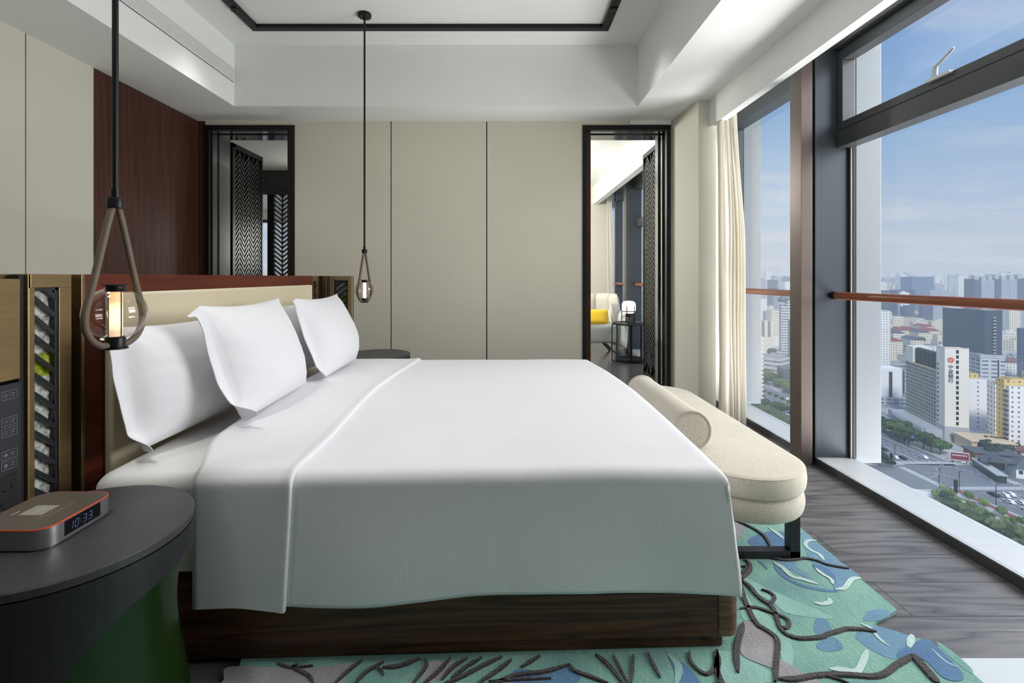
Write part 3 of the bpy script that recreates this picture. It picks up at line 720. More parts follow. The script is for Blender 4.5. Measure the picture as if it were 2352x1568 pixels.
# duvet: one draped cloth with a folded-back band
DTOP = 0.640
def duv_top(x, y):
    # crowned surface, sloping gently down to the near and far edges
    e = max(0.0, min(1.0, min(y, 2.05 - y) / 0.95))
    ex = smooth01((2.0 - x) / 0.45)
    z = DTOP - 0.040 * (1 - e) ** 1.7 - 0.006 * (1 - ex)
    z += 0.004 * n3(x * 2.2, y * 2.2, 0.3) + 0.0014 * n3(x * 7, y * 5, 2.0)
    z += 0.0035 * n3(x * 2.6 + y * 0.8, y * 7, 5.0) * (1 - smooth01(e / 0.5))
    return z
RS = 0.036
def fold1(s):
    """arc length past the flat part -> (outward, down)"""
    q = RS * PI / 2
    if s <= 0: return s, 0.0
    if s < q: a = s / RS; return RS * math.sin(a), RS * (1 - math.cos(a))
    return RS, RS + (s - q)
DW, DL = 2.05, 2.005
def duvet_point(a, bb, off=0.0, hem=None):
    """a: arc coordinate along the bed, bb: across (negative = near drape)"""
    ox, dx = fold1(a - (DL - RS)); 
    near = bb < DW / 2
    s = (RS - bb) if near else (bb - (DW - RS))
    oy, dy = fold1(s)
    x = (DL - RS) + ox if a > DL - RS else a
    yn = (RS - oy) if near else (DW - RS + oy)
    if s <= 0: yn = bb
    dz = (dx ** 3 + dy ** 3) ** (1 / 3.0)
    z = duv_top(min(x, DL), max(0, min(DW, yn))) - dz
    fl = smooth01(dy / 0.40); flx = smooth01(dx / 0.40)
    wob = 0.007 * math.sin(a * 7.0 + 1.5 * math.sin(a * 3)) * fl + 0.010 * n3(a * 2.3, 0.5, dy * 1.3) * fl
    sgn = -1 if near else 1
    yn += sgn * (0.008 * fl + wob * (dy > 0) + off * (1 if dy > 0.02 else dy / 0.02))
    # the drape reaches further out at the foot corner
    x += 0.045 * flx + (0.036 * smooth01((a - 1.80) / 0.16) * min(dy, 0.45) / 0.45 if dy > 0 and dx < 0.2 else 0)
    z += off * (1 - min(1, dy / 0.05))
    z = max(z, 0.02)
    return (x, yn, z)
def hem_drop(x):
    # length of the near drape (arc) along x
    return 0.385 + 0.016 * math.exp(-((x - 0.62) / 0.30) ** 2) + 0.004 * math.exp(-((x - 2.0) / 0.5) ** 2) - 0.012 * math.exp(-((x - 1.35) / 0.4) ** 2) + 0.004 * math.sin(x * 9)
def edge_x(y):     # head-side edge of the duvet
    return 0.265 + 0.095 * (1 - smooth01((y + 0.02) / 0.34))
def crease_x(y):
    yy = max(y, 0)
    return 0.655 + 0.055 * yy + 0.018 * math.sin(yy * 5) * math.exp(-yy) + (0.02 * min(1, -y / 0.4) * -1 if y < 0 else 0)
DU = thing('duvet', 'smooth white duvet draped over the bed with a wide folded-back band', 'duvet', BED.location, math.radians(2.0))
b = MB(); P = []; na = 110; nb = 150
for i in range(na + 1):
    row = []
    for j in range(nb + 1):
        t = j / nb
        # near hem .. top .. far hem
        if t < 0.30: bb = RS - (1 - t / 0.30) * 1.0; bb_ = None
        xg = i / na
        bb0 = RS - 0.0
        dn = hem_drop(0.3 + xg * 1.7) + RS * 0.57
        if t < 0.28: bb = RS - dn * (1 - t / 0.28)
        elif t < 0.86: bb = RS + (DW - 2 * RS) * ((t - 0.28) / 0.58)
        else: bb = DW - RS + 0.40 * ((t - 0.86) / 0.14)
        x0 = edge_x(bb) + 0.03
        a = x0 + (DL - RS + RS * PI / 2 - x0) * xg
        row.append(duvet_point(a, bb))
    P.append(row)
# foot drape
b.grid(P, flip=True)
P = []
for i in range(13):
    row = []
    for j in range(81):
        bb = (RS - RS * PI / 2) + (DW - 2 * RS + RS * PI) * j / 80
        a = DL - RS + RS * PI / 2 + 0.36 * i / 12
        row.append(duvet_point(a, bb))
    P.append(row)
b.grid(P, flip=True)
b.build('cover', M['linen'], DU, smooth=180, weld=True, solid=0.012)
b = MB(); P = []
na = 46
for i in range(na + 5):
    row = []
    for j in range(nb + 1):
        t = j / nb
        dn = hem_drop(0.55) + RS * 0.57 + 0.012 * smooth01((i - na * 0.4) / (na * 0.6))
        if t < 0.28: bb = RS - dn * (1 - t / 0.28)
        elif t < 0.86: bb = RS + (DW - 2 * RS) * ((t - 0.28) / 0.58)
        else: bb = DW - RS + 0.40 * ((t - 0.86) / 0.14)
        e0 = edge_x(bb); c0 = crease_x(bb)
        # profile across the band: rolled head edge, flat, small ridge and drop at the crease
        prof = [(e0 + 0.020, -0.020), (e0 + 0.004, -0.012), (e0, -0.002), (e0 + 0.006, 0.008)]
        if i < 4: a, off = prof[i]
        elif i <= na: 
            u = (i - 4) / (na - 4); a = e0 + 0.02 + (c0 - e0 - 0.02) * u
            off = 0.010 + 0.0035 * smooth01((u - 0.90) / 0.08) + 0.003 * n3(a * 5, bb * 3, 8)
        else:
            k = i - na; a = c0 + (0.003, 0.005, 0.005, 0.004)[k - 1]; off = (0.012, 0.008, 0.003, -0.004)[k - 1]
        row.append(duvet_point(a, bb, off))
    P.append(row)
b.grid(P, flip=True)
b.build('folded_band', M['linen'], DU, smooth=70)

# pillows ---------------------------------------------------------------
def pillow(name, label, c, w, h, t, lean, yaw=0.0, seed=0, flange=0.052, curl=1.0, group=None):
    """c: world centre of the lower edge; w along the bed width, h up the lean"""
    root = thing(name, label, 'pillow', c, 0)
    root.rotation_euler = (0, 0, 0)
    R = Matrix.Rotation(yaw, 4, 'Z') @ Matrix.Rotation(-lean, 4, 'Y')
    b = MB(); N = 56
    def P(u, v, side):
        # u,v in [-1,1]; returns local point; plane: Y across, Z up, X out
        cu = 1 - flange * 2 / w; cv = 1 - flange * 2 / h
        au, av = abs(u), abs(v)
        y = u * w / 2; z = (v + 1) / 2 * h
        c0, c1 = (-cu, 0.985)                      # flange only on the near side
        um = 2 * (u - c0) / (c1 - c0) - 1
        y -= (0.022 * (1 - v * v)) * (1 if u > 0 else 0.4) * u
        z += -0.040 * h * (1 - min(1, um * um if um > -1 else 1)) * (1 if v > 0 else 0) * max(0, v) ** 3
        x = 0.0; f = 0.0
        if abs(um) < 1:
            tu = 1 - abs(um) ** 2.3; tv = 1 - av ** 2.1
            f = (max(tu, 0) ** 0.62) * (max(tv, 0) ** 0.62)
            sag = 1.0 - 0.22 * v
            x = side * t / 2 * f * sag
            x += side * (0.006 * n3(u * 2.2 + seed, v * 2.2, seed) * min(1, f * 2.5) + 0.003 * n3(u * 7 + seed, v * 5, seed + 4) * min(1, f * 4))
            # creases radiating from the corners
            ca = math.atan2(1 - av, 1 - abs(um) + 1e-4); x += side * 0.0035 * math.sin(ca * 11 + seed) * max(0, 1 - ((1 - av) ** 2 + (1 - abs(um)) ** 2) ** 0.5 * 1.6) * min(1, f * 4)
        fl = max(0, (-u - cu) / (1 - cu))
        x += fl * (0.016 * n3(v * 1.6, seed, 0.7) + 0.020 * smooth01((-v - 0.2) / 0.6))
        y -= fl * 0.010 * n3(v * 2.2 + 3, seed, 1.1)
        # folded-out lower corner and lifted upper corner on the near side
        k = smooth01((-u - 0.74) / 0.26) * smooth01((-v - 0.62) / 0.38)
        x += 0.075 * k * curl; y += 0.012 * k; z += 0.012 * k * fl * curl
        k2 = smooth01((-u - 0.84) / 0.16) * smooth01((v - 0.80) / 0.2)
        x += -0.030 * k2 * curl; z -= 0.03 * k2 * curl
        return R @ Vector((x, y, z))
    G = [[P(-1 + 2 * j / N, -1 + 2 * i / N, 1) for j in range(N + 1)] for i in range(N + 1)]
    b.grid(G)
    # back skin: only slightly offset on the flange so it keeps a thickness
    G2 = [[P(-1 + 2 * j / N, -1 + 2 * i / N, -0.35) - (R.to_3x3() @ Vector((0.003, 0, 0))) for j in range(N + 1)] for i in range(N + 1)]
    b.grid(G2, flip=True)
    # rim
    rim = [(i, 0) for i in range(N)] + [(N, j) for j in range(N)] + [(i, N) for i in range(N, 0, -1)] + [(0, j) for j in range(N, 0, -1)]
    vs = [G[i][j] for i, j in rim] + [G2[i][j] for i, j in rim]; n = len(rim)
    b.add(vs, [(k, (k + 1) % n, n + (k + 1) % n, n + k) for k in range(n)])
    b.build('pillowcase', M['linen'], root, smooth=60, weld=True)
    return root
L = math.radians
pillow('pillow', 'plump white pillow leaning on the headboard at its near end, behind the lamp', (-1.235, 1.955, 0.612), 0.80, 0.425, 0.25, L(7), L(1), 1.0, curl=1.0)
pillow('pillow', 'white pillow mostly hidden at the far end of the headboard, its corners peeking out', (-1.24, 2.86, 0.618), 0.84, 0.43, 0.24, L(6), L(1), 2.2)
pillow('pillow', 'white flanged pillow standing in the front row nearer the camera', (-1.01, 2.14, 0.650), 0.74, 0.465, 0.24, L(18), L(2), 3.1, curl=0.9)
pillow('pillow', 'white flanged pillow standing in the front row at the far side of the bed', (-0.975, 2.88, 0.657), 0.74, 0.45, 0.24, L(17), L(2), 4.6, curl=0.3)

# ------------------------------------------------------------------ headboard
HX = -1.40
t = thing('headboard', 'mahogany framed headboard with cream upholstered panel', 'headboard', (-1.44, 2.58, 0))
b = MB(); b.box(HX - 0.10, HX, 1.615, 3.545, 0.0, 1.209); b.build('frame_board', M['mahogany'], t, world=True, bevel=0.002)
b = MB(); b.box(HX, -1.369, 1.69, 3.46, 0.30, 1.144); b.build('upholstered_panel', M['cream_panel'], t, world=True, bevel=0.010, seg=4, smooth=40)

def stone_panel(b, y0, y1, z0, z1, x, m=0, ny=10, nz=120, amp=0.008):
    P = []
    for i in range(nz + 1):
        z = z0 + (z1 - z0) * i / nz
        P.append([(x + amp * n3(40 * (y0 + (y1 - y0) * j / ny), 40 * z, 1.0) + 0.5 * amp * n3(100 * (y0 + (y1 - y0) * j / ny), 90 * z, 3), y0 + (y1 - y0) * j / ny, z) for j in range(ny + 1)])
    b.grid(P, m)
# near bedside screen and service panel
t = thing('bedside_panel', 'brass bedside wall panel with slatted stone screen and dark switch plate beside the near nightstand', 'wall panel', (-1.45, 1.3, 0))
b = MB()
b.box(HX - 0.10, HX - 0.045, 0.62, 1.612, 0.0, 1.209, 0)
b.box(HX - 0.045, HX, 1.430, 1.566, 1.168, 1.209, 0)           # top rail
b.box(HX - 0.045, HX, 1.425, 1.443, 0.0, 1.168, 0)             # left stile
b.slab([(HX, 1.522, 0.0), (HX, 1.566, 0.0), (HX - 0.045, 1.566, 0.0), (HX - 0.045, 1.522, 0.0)], (0, 0, 1.168), 0)
b.box(HX - 0.045, HX + 0.002, 1.600, 1.613, 0.0, 1.209, 0)
b.box(HX - 0.045, HX - 0.03, 1.566, 1.600, 0.0, 1.200, 1)
b.box(HX - 0.045, HX + 0.001, 1.421, 1.4245, 0.0, 1.209, 0)
b.build('brass_frame', [M['brass'], M['brass_dark']], t, world=True, bevel=0.0015)
b = MB(); b.box(HX - 0.045, HX - 0.01, 1.404, 1.421, 0.0, 1.205); b.build('groove', M['dark_groove'], t, world=True)
b = MB(); b.box(HX - 0.045, HX - 0.003, 0.62, 1.404, 0.905, 1.195); b.build('brass_panel', M['brass'], t, world=True, bevel=0.003)
# slatted lattice
b = MB(); la0, la1, lz0, lz1 = 1.443, 1.522, 0.50, 1.168
b.box(HX - 0.022, HX - 0.004, la1 - 0.010, la1, lz0, lz1); b.box(HX - 0.022, HX - 0.004, la0, la1, lz1 - 0.010, lz1)
z = lz0
k = 0
while z < lz1 + 0.05:
    z1_, z0_ = z + 0.066, z
    ya, yb = la0, la1 - 0.004
    if z1_ > lz1 - 0.004:
        f = (z1_ - lz1 + 0.004) / 0.066; ya = la0 + (la1 - la0) * f; z1_ = lz1 - 0.004
    if z0_ < lz1 - 0.01: b.bar((HX - 0.008, ya, z1_), (HX - 0.008, yb, z0_), 0.010, 0.0125, (0, 0, 1))
    z += 0.0575; k += 1
b.build('lattice', M['lattice'], t, world=True, bevel=0.001)
b = MB(); stone_panel(b, la0, la1, 0.50, 0.895, HX - 0.022, amp=0.006); stone_panel(b, la0, la1, 0.965, 1.168, HX - 0.022, amp=0.006); b.build('cast_glass', M['stone'], t, world=True, smooth=180)
b = MB(); stone_panel(b, la0, la1, 0.895, 0.965, HX - 0.021, nz=24); b.build('cast_glass', M['stone_green'], t, world=True, smooth=180, label='yellow green piece of rough cast glass')
# dark service panel with button pads and sockets
sp = MB(); sp.box(HX - 0.045, HX - 0.001, 0.62, 1.404, 0.0, 0.897); spo = sp.build('switch_panel', M['panel_dark'], t, world=True, bevel=0.002)
xp = HX - 0.0005
def outline(b, y0, y1, z0, z1, w=0.0008, m=0):
    for a in ((y0, y1, z0, z0 + w), (y0, y1, z1 - w, z1), (y0, y0 + w, z0, z1), (y1 - w, y1, z0, z1)):
        b.box(xp, xp + 0.0004, a[0], a[1], a[2], a[3], m)
for zc, kind in ((0.866, 0), (0.792, 1), (0.762, 1), (0.698, 2), (0.669, 2)):
    for y1 in (1.391, 1.30):
        b = MB(); y0 = y1 - 0.044
        outline(b, y0, y1, zc - 0.012, zc + 0.012); b.box(xp, xp + 0.0004, y0 + 0.0215, y0 + 0.0221, zc - 0.007, zc + 0.007)
        cy, cz = y0 + 0.0115, zc; r = 0.0055
        ring = [(xp, cy + r * math.cos(a), cz + r * math.sin(a)) for a in [2 * PI * k / 20 for k in range(20)]]
        b.tube(ring, 0.0004, 5, closed=True)
        if kind == 0:
            for k in range(8):
                a = k * PI / 4; b.bar((xp, cy + 0.0018 * math.cos(a), cz + 0.0018 * math.sin(a)), (xp, cy + 0.0038 * math.cos(a), cz + 0.0038 * math.sin(a)), 0.0006, 0.0006, (1, 0, 0))
        elif kind == 1: b.bar((xp, cy, cz - 0.002), (xp, cy, cz + 0.002), 0.0006, 0.0006, (1, 0, 0))
        else:
            b.box(xp, xp + 0.0005, cy - 0.003, cy + 0.003, cz - 0.0025, cz + 0.0005); b.box(xp, xp + 0.0005, cy - 0.0012, cy + 0.0035, cz + 0.0005, cz + 0.003)
        for q, (l0, l1) in enumerate(((0.0265, 0.038), (0.028, 0.0365))):
            zz = zc + (0.0022 if q == 0 else -0.0045)
            n = 5
            for k in range(n):
                ya = y0 + l0 + (l1 - l0) * k / n; b.box(xp, xp + 0.0004, ya, ya + (l1 - l0) / n * 0.62, zz, zz + 0.0022)
        b.build('button', M['button_ink'], spo, world=False if False else True)
        if y1 < 1.35: break
b = MB()
b.box(xp, xp + 0.003, 1.29, 1.386, 0.505, 0.640, 0)
for (cy, cz, a) in ((1.336, 0.600, 25), (1.352, 0.600, -20), (1.372, 0.607, 90), (1.345, 0.566, 90), (1.336, 0.545, -45), (1.354, 0.548, 55)):
    aa = math.radians(a); d = 0.005
    b.bar((xp + 0.003, cy - d * math.cos(aa), cz - d * math.sin(aa)), (xp + 0.003, cy + d * math.cos(aa), cz + d * math.sin(aa)), 0.0032, 0.0008, (1, 0, 0), 1)
b.build('socket', [M['gasket'], M['screen']], spo, world=True)

# far bedside screen with its projecting wing
t = thing('bedside_panel', 'brass bedside panel with projecting slatted wing at the far side of the headboard', 'wall panel', (-1.45, 3.75, 0))
b = MB()
b.box(HX - 0.10, HX - 0.045, 3.545, 3.96, 0.0, 1.209, 1); b.box(HX - 0.045, HX, 3.548, 3.556, 0, 1.209, 0)
b.box(HX - 0.045, HX - 0.001, 3.625, 3.65, 0, 1.209, 0); b.box(HX - 0.045, HX - 0.02, 3.65, 3.74, 0, 1.209, 1); b.box(HX - 0.045, HX, 3.74, 3.91, 0, 1.209, 1)
b.box(HX - 0.045, HX, 3.556, 3.625, 1.168, 1.209, 0); b.box(HX - 0.040, HX + 0.003, 3.80, 3.812, 0, 1.209, 0)
b.build('brass_frame', [M['brass'], M['brass_dark']], t, world=True, bevel=0.0015)
b = MB(); z = 0.5
while z < 1.15:
    b.bar((HX - 0.013, 3.556, z), (HX - 0.013, 3.625, min(z + 0.066, 1.17)), 0.018, 0.0125, (0, 0, 1)); z += 0.0575
b.build('lattice', M['lattice'], t, world=True)
b = MB(); stone_panel(b, 3.556, 3.625, 0.5, 1.168, HX - 0.022, amp=0.006); b.build('cast_glass', M['stone'], t, world=True, smooth=180)
yw = 3.91
b = MB()
b.box(HX, -1.374, yw, yw + 0.05, 0.0, 1.209); b.box(-1.262, -1.230, yw, yw + 0.05, 0.0, 1.209); b.box(-1.374, -1.262, yw, yw + 0.05, 1.172, 1.209)
b.box(HX, -1.230, yw + 0.035, yw + 0.05, 0.0, 1.205)
M['brass_pale'] = plain('pale_brass', srgb(178, 160, 124), 0.36, 0.75, 0.06, 5)
b.build('wing_frame', M['brass_pale'], t, world=True, bevel=0.0015)
b = MB(); b.box(-1.374, -1.366, yw + 0.006, yw + 0.022, 0.4, 1.172); b.box(-1.272, -1.262, yw + 0.006, yw + 0.022, 0.4, 1.172); b.box(-1.374, -1.262, yw + 0.006, yw + 0.022, 1.160, 1.172)
z = 0.45
while z < 1.16:
    p, q = (-1.370, z), (-1.266, z + 0.082)
    if q[1] > 1.165:
        f = (1.165 - z) / 0.082; q = (-1.370 + 0.104 * f, 1.165)
    b.bar((p[0], yw + 0.014, p[1]), (q[0], yw + 0.014, q[1]), 0.016, 0.0125, (0, 0, 1)); z += 0.0475
b.build('wing_lattice', M['lattice'], t, world=True)
b = MB(); b.box(-1.374, -1.262, yw + 0.026, yw + 0.030, 0.4, 1.0, 0); b.box(-1.374, -1.262, yw + 0.026, yw + 0.030, 1.055, 1.172, 0); b.box(-1.374, -1.262, yw + 0.026, yw + 0.030, 1.0, 1.055, 1)
b.build('cast_glass', [M['stone'], M['stone_green']], t, world=True)
# ------------------------------------------------------------------ nightstands
def nightstand(name, label, c, r=0.248, top=0.600, flip=False):
    t = thing(name, label, 'nightstand', (c[0], c[1], 0), 0)
    b = MB(); b.lathe([(0.0, top - 0.022), (r - 0.004, top - 0.022), (r, top - 0.019), (r, top - 0.0035), (r - 0.0035, top), (0.0, top)], seg=96, cap=False)
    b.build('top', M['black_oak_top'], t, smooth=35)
    # apron sweeping down into a leg
    def zl(a):   # lower edge height by angle (degrees, 0 = +X, -90 = towards the camera)
        pts = [(-180, 0.0), (-110, 0.0), (-90, 0.03), (-75, 0.19), (-60, 0.335), (-48, 0.417), (-38, 0.459), (-25, 0.491), (-8, 0.508), (10, 0.52), (40, 0.50), (60, 0.45), (80, 0.36), (100, 0.18), (112, 0.0), (180, 0.0)]
        for (a0, z0), (a1, z1) in zip(pts, pts[1:]):
            if a0 <= a <= a1: 
                k = (a - a0) / (a1 - a0); return z0 + (z1 - z0) * k
        return 0.0
    b = MB(); n = 180; nz = 10
    for rr, fl in ((r, False), (r - 0.022, True)):
        P = []
        for i in range(n + 1):
            a = -180 + 360 * i / n; zb_ = zl(a); ar = math.radians(a)
            P.append([(rr * math.cos(ar), rr * math.sin(ar), zb_ + (top - 0.022 - zb_) * j / nz) for j in range(nz + 1)])
        b.grid(P, flip=not fl)
    P = [[(rr * math.cos(math.radians(-180 + 360 * i / n)), rr * math.sin(math.radians(-180 + 360 * i / n)), zl(-180 + 360 * i / n)) for rr in (r, r - 0.022)] for i in range(n + 1)]
    b.grid(P)
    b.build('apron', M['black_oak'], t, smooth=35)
    # waisted green inner shell, open towards the camera-left
    b = MB(); n = 120; prof = [(0.2255, top - 0.10), (0.222, 0.50), (0.214, 0.44), (0.210, 0.37), (0.215, 0.29), (0.229, 0.20), (0.243, 0.10), (0.247, 0.0)]
    prof = [(q[0], q[1]) for q in spline([(p[0], p[1], 0) for p in prof], 4)]
    P = []
    a1 = 200
    for i in range(n + 1):
        row = []
        for k, (rr, z) in enumerate(prof):
            lo = max(-112, -45 - (0.45 - z) * 260)
            ar = math.radians(lo + (a1 - lo) * i / n); row.append((rr * math.cos(ar), rr * math.sin(ar), z))
        P.append(row)
    b.grid(P)
    b.build('inner_shell', M['green_lacquer'], t, smooth=180, solid=0.010)
    b = MB(); b.tube([P[0][k] for k in range(len(prof))], 0.0022, 8); b.build('shell_edge_highlight', M['edge_highlight'], t, smooth=180)  # pale tube along the cut edge, a highlight put into the colour
    b = MB(); Pq = []
    for i in range(61):
        ar = math.radians(120 + 150 * i / 60); Pq.append([(0.2245 * math.cos(ar), 0.2245 * math.sin(ar), z) for z in (0.02, 0.2, 0.4, top - 0.03)])
    b.grid(Pq, flip=True); b.build('green_lining', M['green_lit'], t, smooth=180)  # lighter copy of the green lacquer, stronger light put into its colour
    return t
M['edge_highlight'] = plain('pale_edge_highlight', srgb(170, 186, 160), 0.4); M['green_lit'] = plain('lit_green_lacquer', srgb(104, 150, 60), 0.35)
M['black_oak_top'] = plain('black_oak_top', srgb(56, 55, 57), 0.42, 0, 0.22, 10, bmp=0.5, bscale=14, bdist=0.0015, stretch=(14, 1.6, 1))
ns = nightstand('nightstand', 'round black oak nightstand with green lacquered base in the near left corner', (-1.03, 1.15))
nf = copy_tree(ns, (-0.985, 3.785, 0), label='round black nightstand almost hidden behind the far pillows')

# clock radio ------------------------------------------------------------
t = thing('clock_radio', 'silver clock radio with orange edge showing 10:33 on the near nightstand', 'clock radio', (-1.09, 1.15, 0.600))
def rrect(x0, x1, y0, y1, r, n=10, g=0.0):
    out = []
    for cx, cy, a0 in ((x1 - r, y1 - r, 0), (x0 + r, y1 - r, 90), (x0 + r, y0 + r, 180), (x1 - r, y0 + r, 270)):
        for k in range(n + 1):
            a = math.radians(a0 + 90 * k / n); out.append((cx + (r - g) * math.cos(a), cy + (r - g) * math.sin(a)))
    return out
cx0, cx1, cy0, cy1 = -1.178, -1.000, 1.052, 1.245
def ring_slab(b, z0, z1, g, m=0, g2=None):
    o = rrect(cx0, cx1, cy0, cy1, 0.036, 10, g); b.slab([(x, y, z0) for x, y in o], (0, 0, z1 - z0), m)
b = MB(); ring_slab(b, 0.604, 0.6455, 0.0); ring_slab(b, 0.6005, 0.604, 0.004); b.build('body', M['silver'], t, world=True, smooth=30)
b = MB(); ring_slab(b, 0.6455, 0.6478, -0.0004); b.build('edge_band', M['orange'], t, world=True, smooth=30)
b = MB(); ring_slab(b, 0.6478, 0.6484, 0.0018); to = b.build('top_plate', M['taupe_top'], t, world=True, smooth=30)
b = MB(); zt = 0.6485
M['plate_print'] = plain('pale_touch_print', srgb(150, 146, 134), 0.4)
b.box(-1.126, -1.072, 1.120, 1.168, zt, zt + 0.0002)
b.build('label_plate', M['plate_print'], to, world=True)
b = MB(); b.box(-1.1, -1.0985, 1.128, 1.160, zt + 0.0002, zt + 0.0004)
b.build('label_line', M['ink'], to, world=True)
for (x, y) in ((-1.052, 1.123), (-1.063, 1.112), (-1.052, 1.146), (-1.063, 1.137), (-1.052, 1.172)):
    b = MB()
    for dy in (-0.0075, 0.0075): b.box(x - 0.005, x + 0.005, y + dy - 0.0003, y + dy + 0.0003, zt, zt + 0.0002)
    b.box(x - 0.001, x + 0.001, y - 0.001, y + 0.001, zt, zt + 0.0002)
    b.build('touch_key', M['ink'], to, world=True)
b = MB()
for k in range(6): b.box(-1.142, -1.139, 1.118 + k * 0.0035, 1.1205 + k * 0.0035, zt, zt + 0.0002)
b.build('small_print', M['ink'], to, world=True)
# display
b = MB(); dx = cx1 + 0.0002; b.box(cx1 - 0.004, dx, 1.098, 1.200, 0.6085, 0.6452); do = b.build('display', M['screen'], t, world=True, bevel=0.0025)
segs = {'0': 'abcdef', '1': 'bc', '3': 'abgcd'}
b = MB()
def digit(ch, y, z, h=0.017, w=0.0085, th=0.0011):
    sh = lambda zz: (zz - z) * 0.12
    S_ = {'a': ((0, 1), (1, 1)), 'b': ((1, 1), (1, .5)), 'c': ((1, .5), (1, 0)), 'd': ((0, 0), (1, 0)), 'e': ((0, .5), (0, 0)), 'f': ((0, 1), (0, .5)), 'g': ((0, .5), (1, .5))}
    for s_ in segs[ch]:
        (u0, v0), (u1, v1) = S_[s_]
        p = Vector((dx + 0.0003, y + u0 * w + sh(z + v0 * h), z + v0 * h)); q = Vector((dx + 0.0003, y + u1 * w + sh(z + v1 * h), z + v1 * h)); d = (q - p) * 0.10
        b.bar(p + d, q - d, th, 0.0004, (1, 0, 0))
zz = 0.6175
for ch, y in (('1', 1.112), ('0', 1.1265), ('3', 1.148), ('3', 1.163)): digit(ch, y, zz)
for q in (0.35, 0.7): b.box(dx, dx + 0.0004, 1.1415, 1.1427, zz + 0.017 * q - 0.0006, zz + 0.017 * q + 0.0006)
b.build('digits', M['digit'], do, world=True)

# ------------------------------------------------------------------ pendant lamps
def pendant(label, x, y, zlow, phi, watt, strength):
    """zlow: underside of the bottom cap"""
    t = thing('pendant_lamp', label, 'pendant lamp', (x, y, TRAY))
    Z = lambda h: zlow + h
    b = MB(); b.lathe([(0.0, TRAY), (0.052, TRAY), (0.052, TRAY - 0.020), (0.046, TRAY - 0.026), (0.0, TRAY - 0.026)], (x, y, 0), 40, cap=False); b.build('canopy', M['black_metal'], t, world=True, smooth=35)
    b = MB(); b.tube([(x, y, TRAY - 0.02), (x, y, Z(0.42))], 0.0075, 16)
    b.tube([(x, y, Z(0.435)), (x, y, Z(0.41))], 0.0105, 20); b.build('rod', M['black_metal'], t, world=True, smooth=40)
    b = MB(); b.lathe([(0.0, Z(0.412)), (0.0195, Z(0.412)), (0.0205, Z(0.410)), (0.0205, Z(0.385)), (0.019, Z(0.383)), (0, Z(0.383))], (x, y, 0), 32, cap=False); b.build('collar', M['black_metal'], t, world=True, smooth=35)
    cph, sph = math.cos(phi), math.sin(phi)
    pr = [(0.008, 0.388), (0.020, 0.345), (0.037, 0.275), (0.056, 0.195), (0.072, 0.135), (0.081, 0.095), (0.079, 0.060), (0.063, 0.030), (0.040, 0.014), (0.022, 0.011)]
    for s in (-1, 1):
        pts = spline([(x + s * u * cph, y + s * u * sph, Z(h)) for u, h in pr], 8)
        b = MB(); b.tube(pts, 0.0088, 14)
        so = b.build('leather_strap', M['strap'], t, world=True, smooth=60)
        b = MB(); q = Vector((-s * cph, -s * sph, 0)) * 0.0086
        for k in range(2, len(pts) - 6):
            a = pts[k]; d = (pts[k + 1] - pts[k])
            for m_ in (0.15, 0.65): b.bar(a + q + d * m_, a + q + d * (m_ + 0.3), 0.0011, 0.0011, (1, 0, 0))
        b.build('stitching', M['stitch'], so, world=True)
    # bottom holder, top cap
    b = MB(); b.lathe([(0, Z(0)), (0.029, Z(0)), (0.030, Z(0.0015)), (0.029, Z(0.004)), (0.0235, Z(0.0045)), (0.0235, Z(0.030)), (0.021, Z(0.034)), (0, Z(0.034))], (x, y, 0), 36, cap=False); b.build('bottom_holder', M['black_metal'], t, world=True, smooth=35)
    b = MB(); b.lathe([(0, Z(0.176)), (0.029, Z(0.176)), (0.030, Z(0.174)), (0.029, Z(0.172)), (0.0215, Z(0.171)), (0.0205, Z(0.156)), (0, Z(0.156))], (x, y, 0), 36, cap=False)
    for a in (phi + PI / 2, phi - PI / 2, phi, phi + PI):
        b.tube([(x + 0.0195 * math.cos(a), y + 0.0195 * math.sin(a), Z(0.157)), (x + 0.0195 * math.cos(a), y + 0.0195 * math.sin(a), Z(0.032))], 0.0015, 8)
    b.build('top_cap', M['black_metal'], t, world=True, smooth=35)
    b = MB(); b.lathe([(0.0165, Z(0.156)), (0.0165, Z(0.034))], (x, y, 0), 32, cap=True)
    b.build('diffuser_tube', strength, t, world=True, smooth=40)
    # glass globe, thin walled
    b = MB(); zc = 0.097; R_ = 0.0735
    prof = []
    for k in range(33):
        a = -PI / 2 + PI * k / 32; rr = R_ * math.cos(a); 
        if rr > 0.020: prof.append((rr, Z(zc) + R_ * 0.97 * math.sin(a)))
    b.lathe(prof, (x, y, 0), 64, cap=False)
    b.lathe([(r_ * 0.975, Z(zc) + (z_ - Z(zc)) * 0.975) for r_, z_ in prof], (x, y, 0), 64, cap=False)
    b.build('glass_globe', M['globe'], t, world=True, smooth=180)
    light('bulb_glow', 'POINT', (x, y, Z(0.10)), (0, 0, 0), watt, (1.0, 0.72, 0.42), 0.02).parent = None
    return t
def tube_emit(name, top, mid, low, k):
    m, nt, b = newmat(name)
    tc = nt.nodes.new('ShaderNodeTexCoord'); sp = nt.nodes.new('ShaderNodeSeparateXYZ'); nt.links.new(tc.outputs['Generated'], sp.inputs[0])
    c = ramp(nt, sp.outputs[2], [(0.0, low), (0.12, low), (0.30, mid), (0.62, mid), (0.80, top), (1.0, top)])
    b.inputs['Base Color'].default_value = (0.7, 0.62, 0.5, 1); nt.links.new(c, b.inputs['Emission Color']); b.inputs['Emission Strength'].default_value = k
    return m
M['tube_near'] = tube_emit('glowing_frosted_tube', (0.75, 0.42, 0.18, 1), (1.5, 1.15, 0.62, 1), (0.62, 0.44, 0.28, 1), 1.15)
